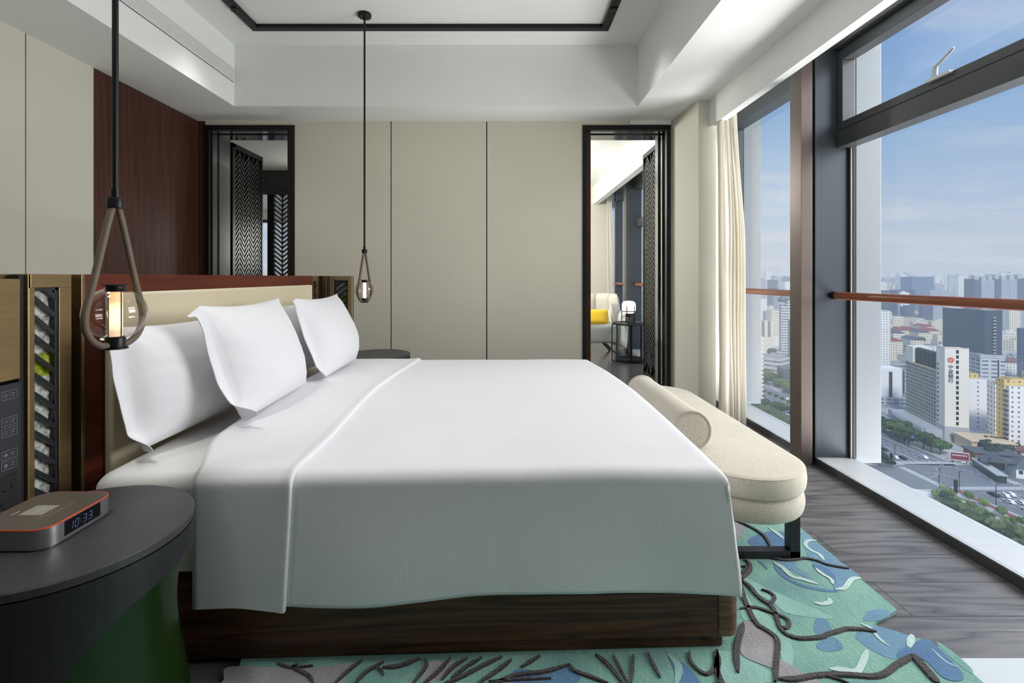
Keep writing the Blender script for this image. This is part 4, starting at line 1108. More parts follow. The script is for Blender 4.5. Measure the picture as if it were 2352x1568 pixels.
M['tube_far'] = tube_emit('glowing_frosted_tube_far', (0.95, 0.86, 0.80, 1), (0.98, 0.93, 0.98, 1), (0.95, 0.88, 0.9, 1), 0.85)
pendant('glowing globe pendant lamp on a leather loop above the near nightstand', -1.061, 1.32, 1.004, math.radians(80), 0.5, M['tube_near'])
pendant('small distant globe pendant lamp on a leather loop beyond the bed', -1.080, 3.75, 1.002, math.radians(68), 0.25, M['tube_far'])

# ------------------------------------------------------------------ bench with bolster
BX0, BX1, BY0, BY1 = 0.755, 1.235, 1.795, 3.39
def capsule(x0, x1, y0, y1, n=24, g=0.0):
    r = (x1 - x0) / 2 - g; cx = (x0 + x1) / 2; out = []
    for cyy, a0 in ((y1 - (x1 - x0) / 2, 0), (y0 + (x1 - x0) / 2, 180)):
        for k in range(n + 1):
            a = math.radians(a0 + 180 * k / n); out.append((cx + r * math.cos(a), cyy + r * math.sin(a)))
    return out
def cushion(b, z0, z1, bulge, crown, g0=0.0, rnd=0.03):
    prof = []
    H = z1 - z0; n = 12
    for k in range(n + 1):
        a = -PI / 2 + PI * k / n; c = abs(math.cos(a)) ** 0.45
        prof.append((g0 + bulge * (1 - c) + rnd * (1 - c), z0 + H * (0.5 + 0.5 * math.copysign(abs(math.sin(a)) ** 1.15, math.sin(a)))))
    ins = [0.05, 0.10, 0.15, 0.2, 0.235]
    for q, i_ in enumerate(ins): prof.append((g0 + i_, z1 + crown * math.sin((q + 1) / len(ins) * PI / 2)))
    rings = [[(x, y, z) for x, y in capsule(BX0, BX1, BY0, BY1, 28, g)] for g, z in prof]
    m = len(rings[0]); vs = [p for r_ in rings for p in r_]; fs = []
    for i in range(len(rings) - 1):
        for k in range(m): l = (k + 1) % m; fs.append((i * m + k, i * m + l, (i + 1) * m + l, (i + 1) * m + k))
    fs.append(tuple(range(m - 1, -1, -1))); fs.append(tuple((len(rings) - 1) * m + k for k in range(m)))
    b.add(vs, fs)
t = thing('bench', 'oatmeal upholstered bench with rounded ends at the foot of the bed', 'bench', ((BX0 + BX1) / 2, (BY0 + BY1) / 2, 0))
b = MB(); cushion(b, 0.265, 0.362, 0.012, 0.0, 0.006); b.build('lower_cushion', M['bench_fabric'], t, world=True, smooth=50)
b = MB(); cushion(b, 0.362, 0.448, 0.010, 0.016, 0.0, 0.012); so = b.build('seat_cushion', M['bench_fabric'], t, world=True, smooth=60)
b = MB(); b.tube([(x, y, 0.440) for x, y in capsule(BX0, BX1, BY0, BY1, 28, 0.008)], 0.0048, 8, closed=True); b.build('piping', M['bench_fabric'], so, world=True, smooth=180)
for yl in (2.03, 3.12):
    b = MB(); h = 0.268; zf = RUG_TOP + 0.004
    b.box(BX0 + 0.06, BX1 + 0.012, yl, yl + 0.042, zf, zf + 0.030); b.box(BX1 - 0.032, BX1 + 0.012, yl, yl + 0.042, zf, h); b.box(BX0 + 0.06, BX0 + 0.10, yl, yl + 0.042, zf, h)
    b.build('leg_frame', M['black_oak'], t, world=True, bevel=0.002)
t = thing('bolster', 'round oatmeal bolster cushion lying on the bench beside the bed', 'bolster', (0.80, 2.4, 0.545))
bxc, bzc, br_ = 0.800, 0.545, 0.084; by0, by1 = 2.06, 2.80
b = MB(); n = 40
P = []
for i, (rr, yy) in enumerate([(0.0, by0), (br_ * 0.6, by0 - 0.003), (br_ * 0.93, by0), (br_, by0 + 0.006), (br_ * 1.0, by0 + 0.05), (br_ * 1.01, (by0 + by1) / 2), (br_, by1 - 0.05), (br_ * 0.98, by1 - 0.008), (br_ * 0.9, by1), (0, by1 + 0.004)]):
    P.append([(bxc + rr * math.cos(2 * PI * k / n), yy, bzc + rr * math.sin(2 * PI * k / n)) for k in range(n + 1)])
b.grid(P); b.build('cover', M['bench_fabric'], t, world=True, smooth=50, weld=True)
for yy in (by0 + 0.001, by1 - 0.001):
    b = MB(); b.tube([(bxc + (br_ - 0.001) * math.cos(2 * PI * k / n), yy, bzc + (br_ - 0.001) * math.sin(2 * PI * k / n)) for k in range(n)], 0.0042, 8, closed=True)
    b.build('piping', M['bench_fabric'], t, world=True, smooth=180)

# ------------------------------------------------------------------ rug
def on_floor(px, py, z=RUG_TOP):
    Y = F * (EYE - z) / (py - VY); return Vector(((px - VX) * Y / F, Y, z))
def rz(p): return on_floor(1640 + p[0] * 0.30272, 1160 + p[1] * 0.30272)
def rs(p): return on_floor(420 + p[0] * 0.5527, 1340 + p[1] * 0.5527)
def ribbon(b, pts, wpx, z, m, conv, unit, taper=True, thick=0.0, wob=0.12, n=6):
    Q = spline([conv(p) for p in pts], n); k = len(Q); rows = []
    for i, q in enumerate(Q):
        d = (Q[min(i + 1, k - 1)] - Q[max(i - 1, 0)]); d.z = 0; d.normalize(); s = Vector((-d.y, d.x, 0))
        w = wpx * unit * q.y / F / 2 * (1.3 if thick else 1.0)
        if taper: w *= min(1, 0.35 + 0.65 * min(i, k - 1 - i) / 4)
        w *= 1 + wob * n3(i * 0.9, wpx, m)
        zz = z
        if thick: rows.append([q + s * w * 1.0 + Vector((0, 0, z - q.z)), q + s * w * 0.75 + Vector((0, 0, z - q.z + thick)), q - s * w * 0.75 + Vector((0, 0, z - q.z + thick)), q - s * w + Vector((0, 0, z - q.z))])
        else: rows.append([q + s * w + Vector((0, 0, z - q.z)), q - s * w + Vector((0, 0, z - q.z))])
    b.grid([[tuple(p) for p in r] for r in rows], m)
def patch(b, pts, z, m, conv, close=True):
    Q = spline([conv(p) for p in pts], 6, closed=True); c = sum(Q, Vector()) / len(Q)
    vs = [(q.x, q.y, z) for q in Q]; b.add(vs, [tuple(range(len(Q)))], m)
def tone(c, k=1.04, d=0.10):
    g = 0.3 * c[0] + 0.6 * c[1] + 0.1 * c[2]; return tuple((x * (1 - d) + g * d) * k for x in c[:3]) + (1,)
def carpet(name, stops, scale=2.0, bs=1.0):
    stops = [(p, tone(c)) for p, c in stops]
    m, nt, bb = newmat(name); v = coords(nt)
    n1 = nnoise(nt, v, scale, 3, 0.6, 0.6); f = nnoise(nt, v, 130, 3, 0.7); st = nnoise(nt, coords(nt, (120, 12, 1)), 1.0, 2)
    mx = nt.nodes.new('ShaderNodeMix'); mx.data_type = 'FLOAT'; mx.inputs[0].default_value = 0.32; nt.links.new(n1, mx.inputs[2]); nt.links.new(f, mx.inputs[3])
    mx2 = nt.nodes.new('ShaderNodeMix'); mx2.data_type = 'FLOAT'; mx2.inputs[0].default_value = 0.22; nt.links.new(mx.outputs[0], mx2.inputs[2]); nt.links.new(st, mx2.inputs[3])
    c = ramp(nt, mx2.outputs[0], stops); nt.links.new(c, bb.inputs['Base Color'])
    bb.inputs['Roughness'].default_value = 1.0; bb.inputs['Sheen Weight'].default_value = 0.4; bb.inputs['Specular IOR Level'].default_value = 0.1
    bump(nt, bb, f, 0.9 * bs, 0.006)
    return m
rc = [carpet('rug_teal', [(0.34, srgb(84, 138, 140)), (0.47, srgb(104, 160, 152)), (0.56, srgb(120, 176, 158)), (0.68, srgb(142, 190, 180))], 3.0),
      carpet('rug_blue', [(0.34, srgb(72, 122, 160)), (0.5, srgb(92, 142, 172)), (0.66, srgb(112, 160, 184))], 4.0),
      carpet('rug_deep_blue', [(0.34, srgb(52, 100, 150)), (0.5, srgb(66, 116, 162)), (0.66, srgb(84, 134, 172))], 4.0),
      carpet('rug_pale', [(0.34, srgb(160, 200, 198)), (0.5, srgb(184, 214, 210)), (0.66, srgb(204, 226, 218))], 5.0),
      carpet('rug_mauve_grey', [(0.34, srgb(134, 128, 132)), (0.5, srgb(154, 150, 154)), (0.66, srgb(172, 172, 178))], 4.0),
      carpet('rug_charcoal', [(0.34, srgb(44, 38, 40)), (0.5, srgb(58, 52, 53)), (0.66, srgb(74, 68, 68))], 20.0, 1.4),
      carpet('rug_mint', [(0.34, srgb(112, 168, 164)), (0.5, srgb(134, 188, 176)), (0.66, srgb(158, 204, 192))], 4.0)]
b = MB()
out = [(1.405, 3.1), (0.9, 3.25), (-0.8, 3.2), (-0.86, 2.4), (-0.83, 1.6), (-0.815, 1.50), (-0.80, 1.455), (-0.825, 1.40), (-0.775, 1.32), (-0.765, 1.0), (-0.7, 0.55), (0.4, 0.45), (1.30, 0.55), (1.405, 0.9), (1.402, 1.40), (1.409, 1.50), (1.402, 1.548), (1.372, 1.578), (1.340, 1.603), (1.268, 1.645), (1.262, 1.652), (1.300, 1.676), (1.396, 1.718), (1.404, 1.728)]
b.slab([(x, y, 0.001) for x, y in out], (0, 0, RUG_TOP - 0.001), 0)
z1, z2, z3 = RUG_TOP + 0.0008, RUG_TOP + 0.0016, RUG_TOP + 0.0024
# pale mint drifts
patch(b, [(220, 540), (420, 640), (700, 760), (900, 850), (820, 860), (560, 820), (450, 740), (300, 650)], z1, 6, rz)
patch(b, [(215, 640), (300, 760), (440, 860), (560, 960), (600, 1150), (560, 1250), (420, 960), (300, 880), (210, 850)], z1, 6, rz)
patch(b, [(0, 1110), (150, 1120), (230, 1160), (440, 1270), (430, 1345), (60, 1345), (20, 1220)], z1, 6, rz)
# blues
patch(b, [(260, 262), (400, 203), (570, 210), (640, 300), (575, 330), (440, 325), (300, 312)], z1, 2, rz)
patch(b, [(668, 205), (780, 280), (900, 385), (1085, 520), (1085, 548), (1010, 600), (930, 650), (900, 600), (880, 520), (760, 450), (690, 330)], z1, 1, rz)
patch(b, [(455, 430), (600, 430), (640, 480), (700, 520), (720, 560), (600, 500)], z1, 1, rz)
patch(b, [(750, 450), (860, 480), (920, 540), (915, 600), (860, 540), (780, 490)], z2, 2, rz)
patch(b, [(770, 865), (850, 870), (890, 930), (895, 980), (770, 970)], z1, 1, rz)
patch(b, [(790, 1040), (900, 1000), (975, 1060), (960, 1100), (860, 1112), (785, 1085)], z1, 1, rz)
patch(b, [(1130, 870), (1180, 800), (1290, 790), (1340, 825), (1290, 860), (1230, 880)], z1, 1, rz)
patch(b, [(1075, 985), (1130, 930), (1240, 920), (1440, 975), (1530, 1030), (1500, 1060), (1400, 1110), (1385, 1170), (1250, 1130), (1110, 1040)], z1, 1, rz)
patch(b, [(1400, 1110), (1550, 1030), (1640, 1030), (1790, 1170), (1890, 1290), (1860, 1335), (1740, 1310), (1600, 1180), (1480, 1130), (1410, 1180)], z2, 2, rz)
patch(b, [(1690, 1040), (1760, 1075), (1870, 1160), (1960, 1250), (1940, 1270), (1800, 1160)], z1, 0, rz)
ribbon(b, [(455, 435), (520, 530), (640, 600), (800, 640), (945, 655)], 38, z1 + 0.0004, 2, rz, 0.30272)
ribbon(b, [(335, 420), (370, 450), (405, 490)], 22, z1, 2, rz, 0.30272)
# mauve grey
patch(b, [(120, 112), (190, 130), (240, 175), (215, 230), (180, 260), (140, 235)], z1, 4, rz)
patch(b, [(215, 890), (320, 900), (400, 960), (470, 1020), (500, 1160), (600, 1225), (690, 1290), (500, 1315), (460, 1250), (230, 1150), (200, 1040)], z2, 4, rz)
patch(b, [(200, 345), (480, 352), (640, 338), (720, 330), (680, 380), (620, 440), (160, 460), (170, 400)], z1, 4, rs)
patch(b, [(1000, 330), (1150, 330), (1100, 380), (1000, 410)], z1, 4, rs)
patch(b, [(660, 1320), (800, 1325), (760, 1400), (640, 1380)], z1, 4, rz)
patch(b, [(1380, 360), (1520, 365), (1600, 350), (1650, 400), (1500, 440), (1360, 440)], z1, 2, rs)
patch(b, [(2020, 300), (2080, 330), (2130, 380), (2160, 440), (2060, 440), (2040, 360)], z1, 2, rs)
ribbon(b, [(2020, 295), (2060, 345), (2050, 420)], 30, z2, 6, rs, 0.5527)
# pale strokes
for pts, w in (([(415, 170), (480, 215), (530, 258)], 30), ([(780, 268), (712, 272), (695, 305), (740, 345), (800, 375), (835, 420)], 26), ([(450, 432), (520, 475), (590, 540), (680, 565), (790, 600)], 38),
               ([(770, 478), (820, 520), (890, 565), (900, 600)], 28), ([(920, 640), (990, 630), (1030, 580), (1060, 558), (1115, 552)], 34), ([(760, 742), (830, 750), (880, 735), (872, 708)], 38),
               ([(880, 1245), (990, 1250), (1085, 1262), (1130, 1190), (1165, 1100)], 46), ([(1110, 900), (1190, 935), (1250, 1010), (1330, 1072)], 24), ([(1505, 985), (1480, 1080)], 60), ([(1650, 1090), (1760, 1190), (1850, 1230)], 14)):
    ribbon(b, pts, w, z3, 3, rz, 0.30272)
# charcoal raised lines
for pts, w in (([(160, 118), (260, 160), (340, 205), (395, 252), (432, 325)], 20), ([(420, 405), (520, 420), (600, 420), (690, 408), (780, 425), (860, 455), (960, 475), (1025, 485)], 19), ([(232, 415), (272, 450), (270, 500), (225, 545), (205, 560)], 24), ([(205, 470), (245, 470), (240, 495), (210, 520)], 16),
               ([(210, 575), (270, 620), (320, 680), (370, 725), (430, 765), (460, 810), (480, 870), (505, 940), (560, 990), (640, 1015), (730, 1015), (820, 1005), (860, 985), (930, 965), (1000, 945), (1090, 945), (1180, 955), (1235, 968)], 28), ([(358, 645), (420, 665), (460, 700), (445, 735), (425, 760)], 20),
               ([(210, 620), (225, 700), (255, 770), (290, 850), (340, 920), (410, 962), (470, 1010), (485, 1060), (478, 1150), (470, 1250), (465, 1345)], 32), ([(200, 790), (300, 780), (380, 800), (450, 825), (520, 850), (565, 880), (570, 915), (545, 940), (505, 925)], 22),
               ([(222, 900), (205, 960), (180, 1050), (170, 1150), (182, 1275)], 36), ([(490, 1325), (620, 1325), (760, 1300), (900, 1290), (1050, 1295), (1200, 1305), (1290, 1285), (1380, 1220), (1440, 1185), (1500, 1150)], 36), ([(1495, 1145), (1530, 1165), (1590, 1230), (1650, 1300), (1700, 1360)], 58),
               ([(15, 1108), (28, 1180), (20, 1250), (50, 1330), (70, 1380)], 40), ([(860, 1305), (950, 1330), (1030, 1365)], 14)):
    ribbon(b, pts, w, RUG_TOP + 0.001, 5, rz, 0.30272, thick=0.006)
for pts, w in (([(480, 340), (460, 352), (520, 385), (545, 420)], 12), ([(745, 322), (700, 355), (630, 420)], 13), ([(835, 328), (760, 372), (715, 420)], 13), ([(985, 315), (900, 345), (830, 352)], 15), ([(390, 335), (450, 352), (540, 345)], 9), ([(800, 350), (825, 365), (835, 385)], 10), ([(1005, 315), (1008, 350), (955, 420)], 13),
               ([(1112, 312), (1060, 370), (1000, 420)], 14), ([(1182, 312), (1120, 352), (1075, 405)], 13), ([(1242, 310), (1180, 347), (1115, 400)], 13), ([(1325, 308), (1240, 347), (1160, 390), (1085, 420)], 14), ([(1365, 320), (1310, 362), (1225, 420)], 14), ([(1485, 302), (1405, 352)], 16),
               ([(1605, 340), (1500, 370), (1380, 385), (1295, 420)], 14), ([(1605, 338), (1625, 365), (1680, 385), (1770, 420)], 13), ([(1715, 298), (1770, 342), (1830, 420)], 17), ([(1788, 300), (1850, 420)], 15), ([(1872, 300), (1862, 420)], 17), ([(1932, 288), (1955, 340), (1985, 395)], 12),
               ([(2105, 285), (2112, 330), (2165, 378), (2205, 360), (2222, 290)], 12), ([(2222, 280), (2224, 420)], 17), ([(1270, 410), (1400, 402), (1530, 398)], 9)):
    ribbon(b, pts, w, RUG_TOP + 0.001, 5, rs, 0.5527, thick=0.006)
o = b.build('rug', rc); tag(o, 'teal and blue tufted rug with raised dark branching lines under the bed', 'rug')

# ------------------------------------------------------------------ living room furniture
M['tweed'] = fabric('pale_grey_tweed', srgb(196, 192, 182), 600, 0.05, 0.3, 0.2)
M['tweed_blue'] = fabric('pale_blue_grey_tweed', srgb(188, 194, 192), 600, 0.05, 0.3, 0.2)
M['yellow'] = fabric('mustard_velvet', srgb(222, 182, 36), 600, 0.06, 0.3, 0.3)
ac = thing('armchair', 'pale grey channel-backed armchair in the living room beyond the right doorway', 'armchair', (1.36, 7.55, 0))
def pad(b, cx, cy, cz, w, h, d, yaw, pitch=0.0, n=10):
    T = Matrix.Translation((cx, cy, cz)) @ Matrix.Rotation(yaw, 4, 'Z') @ Matrix.Rotation(pitch, 4, 'X')
    P = []
    for i in range(n + 1):
        for_row = []
        v = -1 + 2 * i / n
        for j in range(n + 1):
            u = -1 + 2 * j / n
            q = (max(0, 1 - abs(u) ** 3) ** 0.4) * (max(0, 1 - abs(v) ** 4) ** 0.4)
            for_row.append(T @ Vector((u * w / 2, -d / 2 * q, v * h / 2)))
        P.append(for_row)
    b.grid(P)
    Q = [[T @ Vector(((-1 + 2 * j / n) * w / 2, d / 2 * (max(0, 1 - abs(-1 + 2 * j / n) ** 3) ** 0.4) * (max(0, 1 - abs(-1 + 2 * i / n) ** 4) ** 0.4), (-1 + 2 * i / n) * h / 2)) for j in range(n + 1)] for i in range(n + 1)]
    b.grid(Q, flip=True)
R0 = 0.40
for k in range(7):
    a = math.radians(-28 + 236 * k / 6)     # back faces +Y, open towards the camera
    x = R0 * math.cos(a) * 1.0; y = R0 * math.sin(a) * 0.85
    wing = k in (0, 6)
    h = 0.42 if wing else 0.60
    b = MB(); pad(b, x, y, 0.40 + h / 2 - (0.06 if not wing else 0.02), 0.30, h, 0.11, a + PI / 2 + PI, 0.12)
    b.build('back_segment', M['tweed'], ac, smooth=80)
b = MB(); pad(b, 0, -0.30, 0.37, 0.80, 0.34, 0.16, 0, 0.25); b.build('front_shell', M['tweed_blue'], ac, smooth=80)
b = MB(); pad(b, 0, -0.02, 0.44, 0.74, 0.62, 0.17, 0, PI / 2); b.build('seat', M['tweed_blue'], ac, smooth=80)
for sx in (-1, 1):
    b = MB(); pad(b, sx * 0.38, -0.12, 0.42, 0.60, 0.54, 0.14, PI / 2 + sx * 0.25, 0.0); b.build('arm', M['tweed_blue'], ac, smooth=80)
for sx, sy in ((-1, -1), (1, -1), (1, 1), (-1, 1)):
    b = MB(); b.bar((sx * 0.10, sy * 0.10, 0.28), (sx * 0.37, sy * 0.33, 0.004), 0.035, 0.014); b.build('leg', M['alum_dark'], ac)
b = MB(); pad(b, 1.34, 7.22, 0.60, 0.46, 0.24, 0.13, L(4), L(-20)); o = b.build('cushion', M['yellow'], None, smooth=80); tag(o, 'mustard yellow cushion on the living room armchair', 'cushion')
st = thing('side_table', 'black metal round side table beside the living room armchair', 'side table', (1.80, 6.9, 0))
b = MB(); b.lathe([(0, 0.525), (0.245, 0.525), (0.25, 0.53), (0.25, 0.545), (0.242, 0.55), (0.236, 0.541), (0, 0.541)], seg=48, cap=False); b.build('table_top', M['black_metal'], st, smooth=35)
b = MB(); b.lathe([(0, 0.002), (0.20, 0.002), (0.205, 0.02), (0.205, 0.045), (0.195, 0.047), (0.190, 0.02), (0, 0.018)], seg=48, cap=False); b.build('base', M['black_metal'], st, smooth=35)
for a in (-100, 20, 140):
    ar = L(a); b = MB(); b.bar((0.197 * math.cos(ar), 0.197 * math.sin(ar), 0.01), (0.197 * math.cos(ar), 0.197 * math.sin(ar), 0.53), 0.036, 0.012, (math.cos(ar), math.sin(ar), 0)); b.build('leg', M['black_metal'], st)
b = MB(); b.tube(spline([(-0.20, -0.1, 0.015), (-0.26, -0.1, 0.02), (-0.275, -0.1, 0.06), (-0.275, -0.1, 0.50), (-0.262, -0.1, 0.535), (-0.22, -0.1, 0.535)], 4), 0.008, 10); b.build('hoop', M['black_metal'], st, smooth=60)
tl = thing('table_lamp', 'small lantern table lamp with glowing white globe on the side table', 'table lamp', (1.78, 6.88, 0.55))
b = MB(); b.lathe([(0.02, 0.135), (0.06, 0.135), (0.085, 0.15), (0.096, 0.18), (0.096, 0.25), (0.088, 0.285), (0.065, 0.305), (0.0, 0.312)], seg=40, cap=False); b.build('glass_shade', emit('warm_opal_glass', (1.0, 0.86, 0.74, 1), 0.9), tl, smooth=180)
b = MB()
for a in (30, 100, 170, 240, 310): b.tube([(0.098 * math.cos(L(a)), 0.098 * math.sin(L(a)), 0.002), (0.098 * math.cos(L(a)), 0.098 * math.sin(L(a)), 0.235 if a != 100 else 0.16)], 0.006, 8)
b.tube([(0.102 * math.cos(2 * PI * k / 32), 0.102 * math.sin(2 * PI * k / 32), 0.165) for k in range(32)], 0.006, 8, closed=True)
for a in (30, 170, 310): b.tube(spline([(0.098 * math.cos(L(a)), 0.098 * math.sin(L(a)), 0.04), (0.085 * math.cos(L(a)), 0.085 * math.sin(L(a)), 0.085), (0.03 * math.cos(L(a)), 0.03 * math.sin(L(a)), 0.10)], 5), 0.004, 8)
b.build('cage', M['black_metal'], tl, smooth=60)
b = MB(); b.lathe([(0, 0.085), (0.04, 0.085), (0.045, 0.10), (0.04, 0.135), (0, 0.135)], seg=24, cap=False); b.tube(spline([(0.0, 0, 0.09), (-0.015, 0, 0.05), (-0.035, -0.01, 0.03), (-0.05, -0.01, 0.05)], 5), 0.004, 8); b.build('socket', M['black_metal'], tl, smooth=50)
# low white ledge behind the chair
o = MB().box(0.6, 1.40, 8.6, 9.0, 0.0, 0.06).box(0.6, 1.42, 8.58, 9.0, 0.06, 0.12).build('low_plinth', M['white_plastic'], bevel=0.004); tag(o, 'low white plinth on the living room floor behind the armchair legs', 'plinth')
# ------------------------------------------------------------------ the city far below the window
GZ = EYE - 100.0            # street level, a hundred metres under the lens
def G(px, py):
    Y = F * 100.0 / (py - VY); return Vector(((px - VX) * Y / F, Y, GZ))
def facade(name, wall, glass=(0.10, 0.13, 0.17, 1), fh=3.3, bw=3.0, wf=0.55, hf=0.5, roof=None, var=0.25, rough=0.6, bands=False):
    m, nt, b = newmat(name); N = nt.nodes.new; Lk = nt.links.new
    tc = N('ShaderNodeTexCoord'); p = N('ShaderNodeSeparateXYZ'); Lk(tc.outputs['Object'], p.inputs[0]); nn = N('ShaderNodeSeparateXYZ'); Lk(tc.outputs['Normal'], nn.inputs[0])
    def M_(op, a, b_=None, c_=None):
        n = N('ShaderNodeMath'); n.operation = op
        for i, q in enumerate((a, b_, c_)):
            if q is None: continue
            if isinstance(q, (int, float)): n.inputs[i].default_value = q
            else: Lk(q, n.inputs[i])
        return n.outputs[0]
    ax = M_('ABSOLUTE', nn.outputs[0]); ay = M_('ABSOLUTE', nn.outputs[1]); az = M_('ABSOLUTE', nn.outputs[2])
    u = M_('ADD', M_('MULTIPLY', p.outputs[0], M_('GREATER_THAN', ay, 0.5)), M_('MULTIPLY', p.outputs[1], M_('GREATER_THAN', ax, 0.5)))
    ub = M_('DIVIDE', u, bw); zb = M_('DIVIDE', p.outputs[2], fh)
    fu = M_('FRACT', M_('ADD', ub, 100.0)); fz = M_('FRACT', M_('ADD', zb, 100.0))
    mu = M_('LESS_THAN', M_('ABSOLUTE', M_('SUBTRACT', fu, 0.5)), wf / 2) if not bands else M_('LESS_THAN', 0.0, 1.0)
    mz = M_('LESS_THAN', M_('ABSOLUTE', M_('SUBTRACT', fz, 0.55)), hf / 2)
    side = M_('LESS_THAN', az, 0.5)
    mask = M_('MULTIPLY', M_('MULTIPLY', mu, mz), side)
    cell = N('ShaderNodeCombineXYZ'); Lk(M_('FLOOR', ub), cell.inputs[0]); Lk(M_('FLOOR', zb), cell.inputs[1])
    wn = N('ShaderNodeTexWhiteNoise'); Lk(cell.outputs[0], wn.inputs[0])
    gm = N('ShaderNodeMix'); gm.data_type = 'RGBA'; Lk(M_('MULTIPLY', wn.outputs[0], var * 2), gm.inputs['Factor']); gm.inputs['A'].default_value = glass; gm.inputs['B'].default_value = mul(wall, 0.75)
    rf = N('ShaderNodeMix'); rf.data_type = 'RGBA'; Lk(M_('GREATER_THAN', nn.outputs[2], 0.5), rf.inputs['Factor']); rf.inputs['A'].default_value = wall; rf.inputs['B'].default_value = roof or mul(wall, 0.62)
    mx = N('ShaderNodeMix'); mx.data_type = 'RGBA'; Lk(mask, mx.inputs['Factor']); Lk(rf.outputs['Result'], mx.inputs['A']); Lk(gm.outputs['Result'], mx.inputs['B'])
    Lk(mx.outputs['Result'], b.inputs['Base Color']); b.inputs['Roughness'].default_value = rough
    return m
gl = srgb(50, 62, 76)
Fc = {
 'grid': facade('grid_facade', srgb(176, 176, 162), srgb(62, 78, 88), 2.42, 2.7, 0.66, 0.56),
 'bank_end': plain('plain_end_wall', srgb(228, 226, 216), 0.8, 0, 0.02, 0.2),
 'white': facade('white_slab', srgb(232, 234, 236), srgb(70, 78, 90), 2.9, 9.5, 0.10, 0.38),
 'white_plain': plain('white_render', srgb(234, 236, 238), 0.7, 0, 0.03, 0.2),
 'cream': facade('cream_block', srgb(226, 220, 202), srgb(80, 88, 98), 3.0, 3.2, 0.42, 0.42),
 'grey': facade('grey_office', srgb(190, 198, 206), srgb(76, 88, 102), 2.7, 5.2, 0.72, 0.42),
 'greywhite': facade('grey_white_tower', srgb(176, 186, 196), srgb(64, 82, 104), 3.1, 2.6, 0.62, 0.5),
 'navy': facade('navy_slab', srgb(66, 80, 100), srgb(48, 60, 80), 3.1, 2.2, 0.5, 0.5, roof=srgb(90, 98, 108), rough=0.35),
 'blue': facade('blue_glass_tower', srgb(104, 130, 158), srgb(84, 112, 146), 3.6, 3.0, 0.8, 0.6, rough=0.3),
 'darkblue': facade('dark_blue_tower', srgb(72, 90, 114), srgb(40, 54, 76), 3.2, 3.0, 0.6, 0.55, rough=0.3),
 'yellow': facade('yellow_render', srgb(222, 194, 124), srgb(70, 78, 88), 2.75, 2.8, 0.36, 0.42),
 'apt': facade('white_apartments', srgb(234, 234, 232), srgb(66, 74, 84), 2.75, 2.9, 0.34, 0.42),
 'band': facade('banded_facade', srgb(198, 202, 204), srgb(66, 80, 96), 3.2, 3.0, 0.6, 0.45, bands=True),
 'bandp': facade('banded_podium', srgb(188, 192, 194), srgb(52, 60, 70), 4.6, 3.0, 0.6, 0.35, bands=True, roof=srgb(150, 150, 146)),
 'stripe': facade('cream_striped_block', srgb(226, 222, 208), srgb(74, 80, 92), 400, 7.0, 0.5, 0.98),
 'red': plain('red_tile_roof', srgb(150, 84, 74), 0.8, 0, 0.15, 0.5),
 'brown': plain('brown_roof', srgb(132, 96, 88), 0.8, 0, 0.12, 0.5),
 'slate': plain('slate_roof', srgb(84, 92, 102), 0.7, 0, 0.12, 0.5),
 'beige': plain('beige_render', srgb(214, 196, 168), 0.8, 0, 0.06, 0.3),
 'concrete': plain('concrete', srgb(176, 182, 186), 0.8, 0, 0.08, 0.1),
 'timber': plain('timber_cladding', srgb(158, 112, 70), 0.7, 0, 0.12, 1),
 'dkgl': plain('dark_green_glass', srgb(44, 62, 62), 0.25, 0, 0.25, 0.6),
 'black': plain('black_steel', srgb(34, 36, 40), 0.5),
}
SPLIT = {'window_strip': 'stair_window', 'side_windows': 'window', 'balconies': 'balcony', 'balcony_column': 'balcony', 'bright_edge': 'edge_strip', 'roof_terrace': 'roof_terrace', 'setback': 'setback', 'plinth_hall': 'hall'}
def bld(label, px, py, ang, lu, lv, h, mat, name='office_building', extra=None, group=None, cat='building', base=0.0):
    """front corner at the street point under (px, py); lu runs back along the left face, lv along the right face"""
    c = G(px, py); a = math.radians(ang)
    t = thing(name, label, cat, c, -a, group)
    b = MB(); b.box(0, lv, 0, lu, base, h); b.build('block', mat, t)
    if extra: extra(t)
    return t
def partbox(t, name, dims, mat, label=None):
    if isinstance(dims[0], (list, tuple)) and name in SPLIT:
        for d in dims: o = partbox(t, SPLIT[name], d, mat, label)
        return o
    b = MB()
    for d in (dims if isinstance(dims[0], (list, tuple)) else [dims]): b.box(*d)
    return b.build(name, mat, t, label=label)

# haze over the city
hz = bpy.data.materials.new('summer_haze'); hz.use_nodes = True; nt = hz.node_tree; nt.nodes.clear()
o_ = nt.nodes.new('ShaderNodeOutputMaterial'); vs_ = nt.nodes.new('ShaderNodeVolumeScatter'); vs_.inputs['Color'].default_value = (0.82, 0.90, 1.0, 1); vs_.inputs['Density'].default_value = 0.00029; vs_.inputs['Anisotropy'].default_value = 0.2
nt.links.new(vs_.outputs[0], o_.inputs['Volume'])
o = MB().box(30, 12000, 20, 12000, GZ - 2, 45).build('haze', hz); o['kind'] = 'stuff'; tag(o, 'thin bluish summer haze lying over the distant city', 'haze')

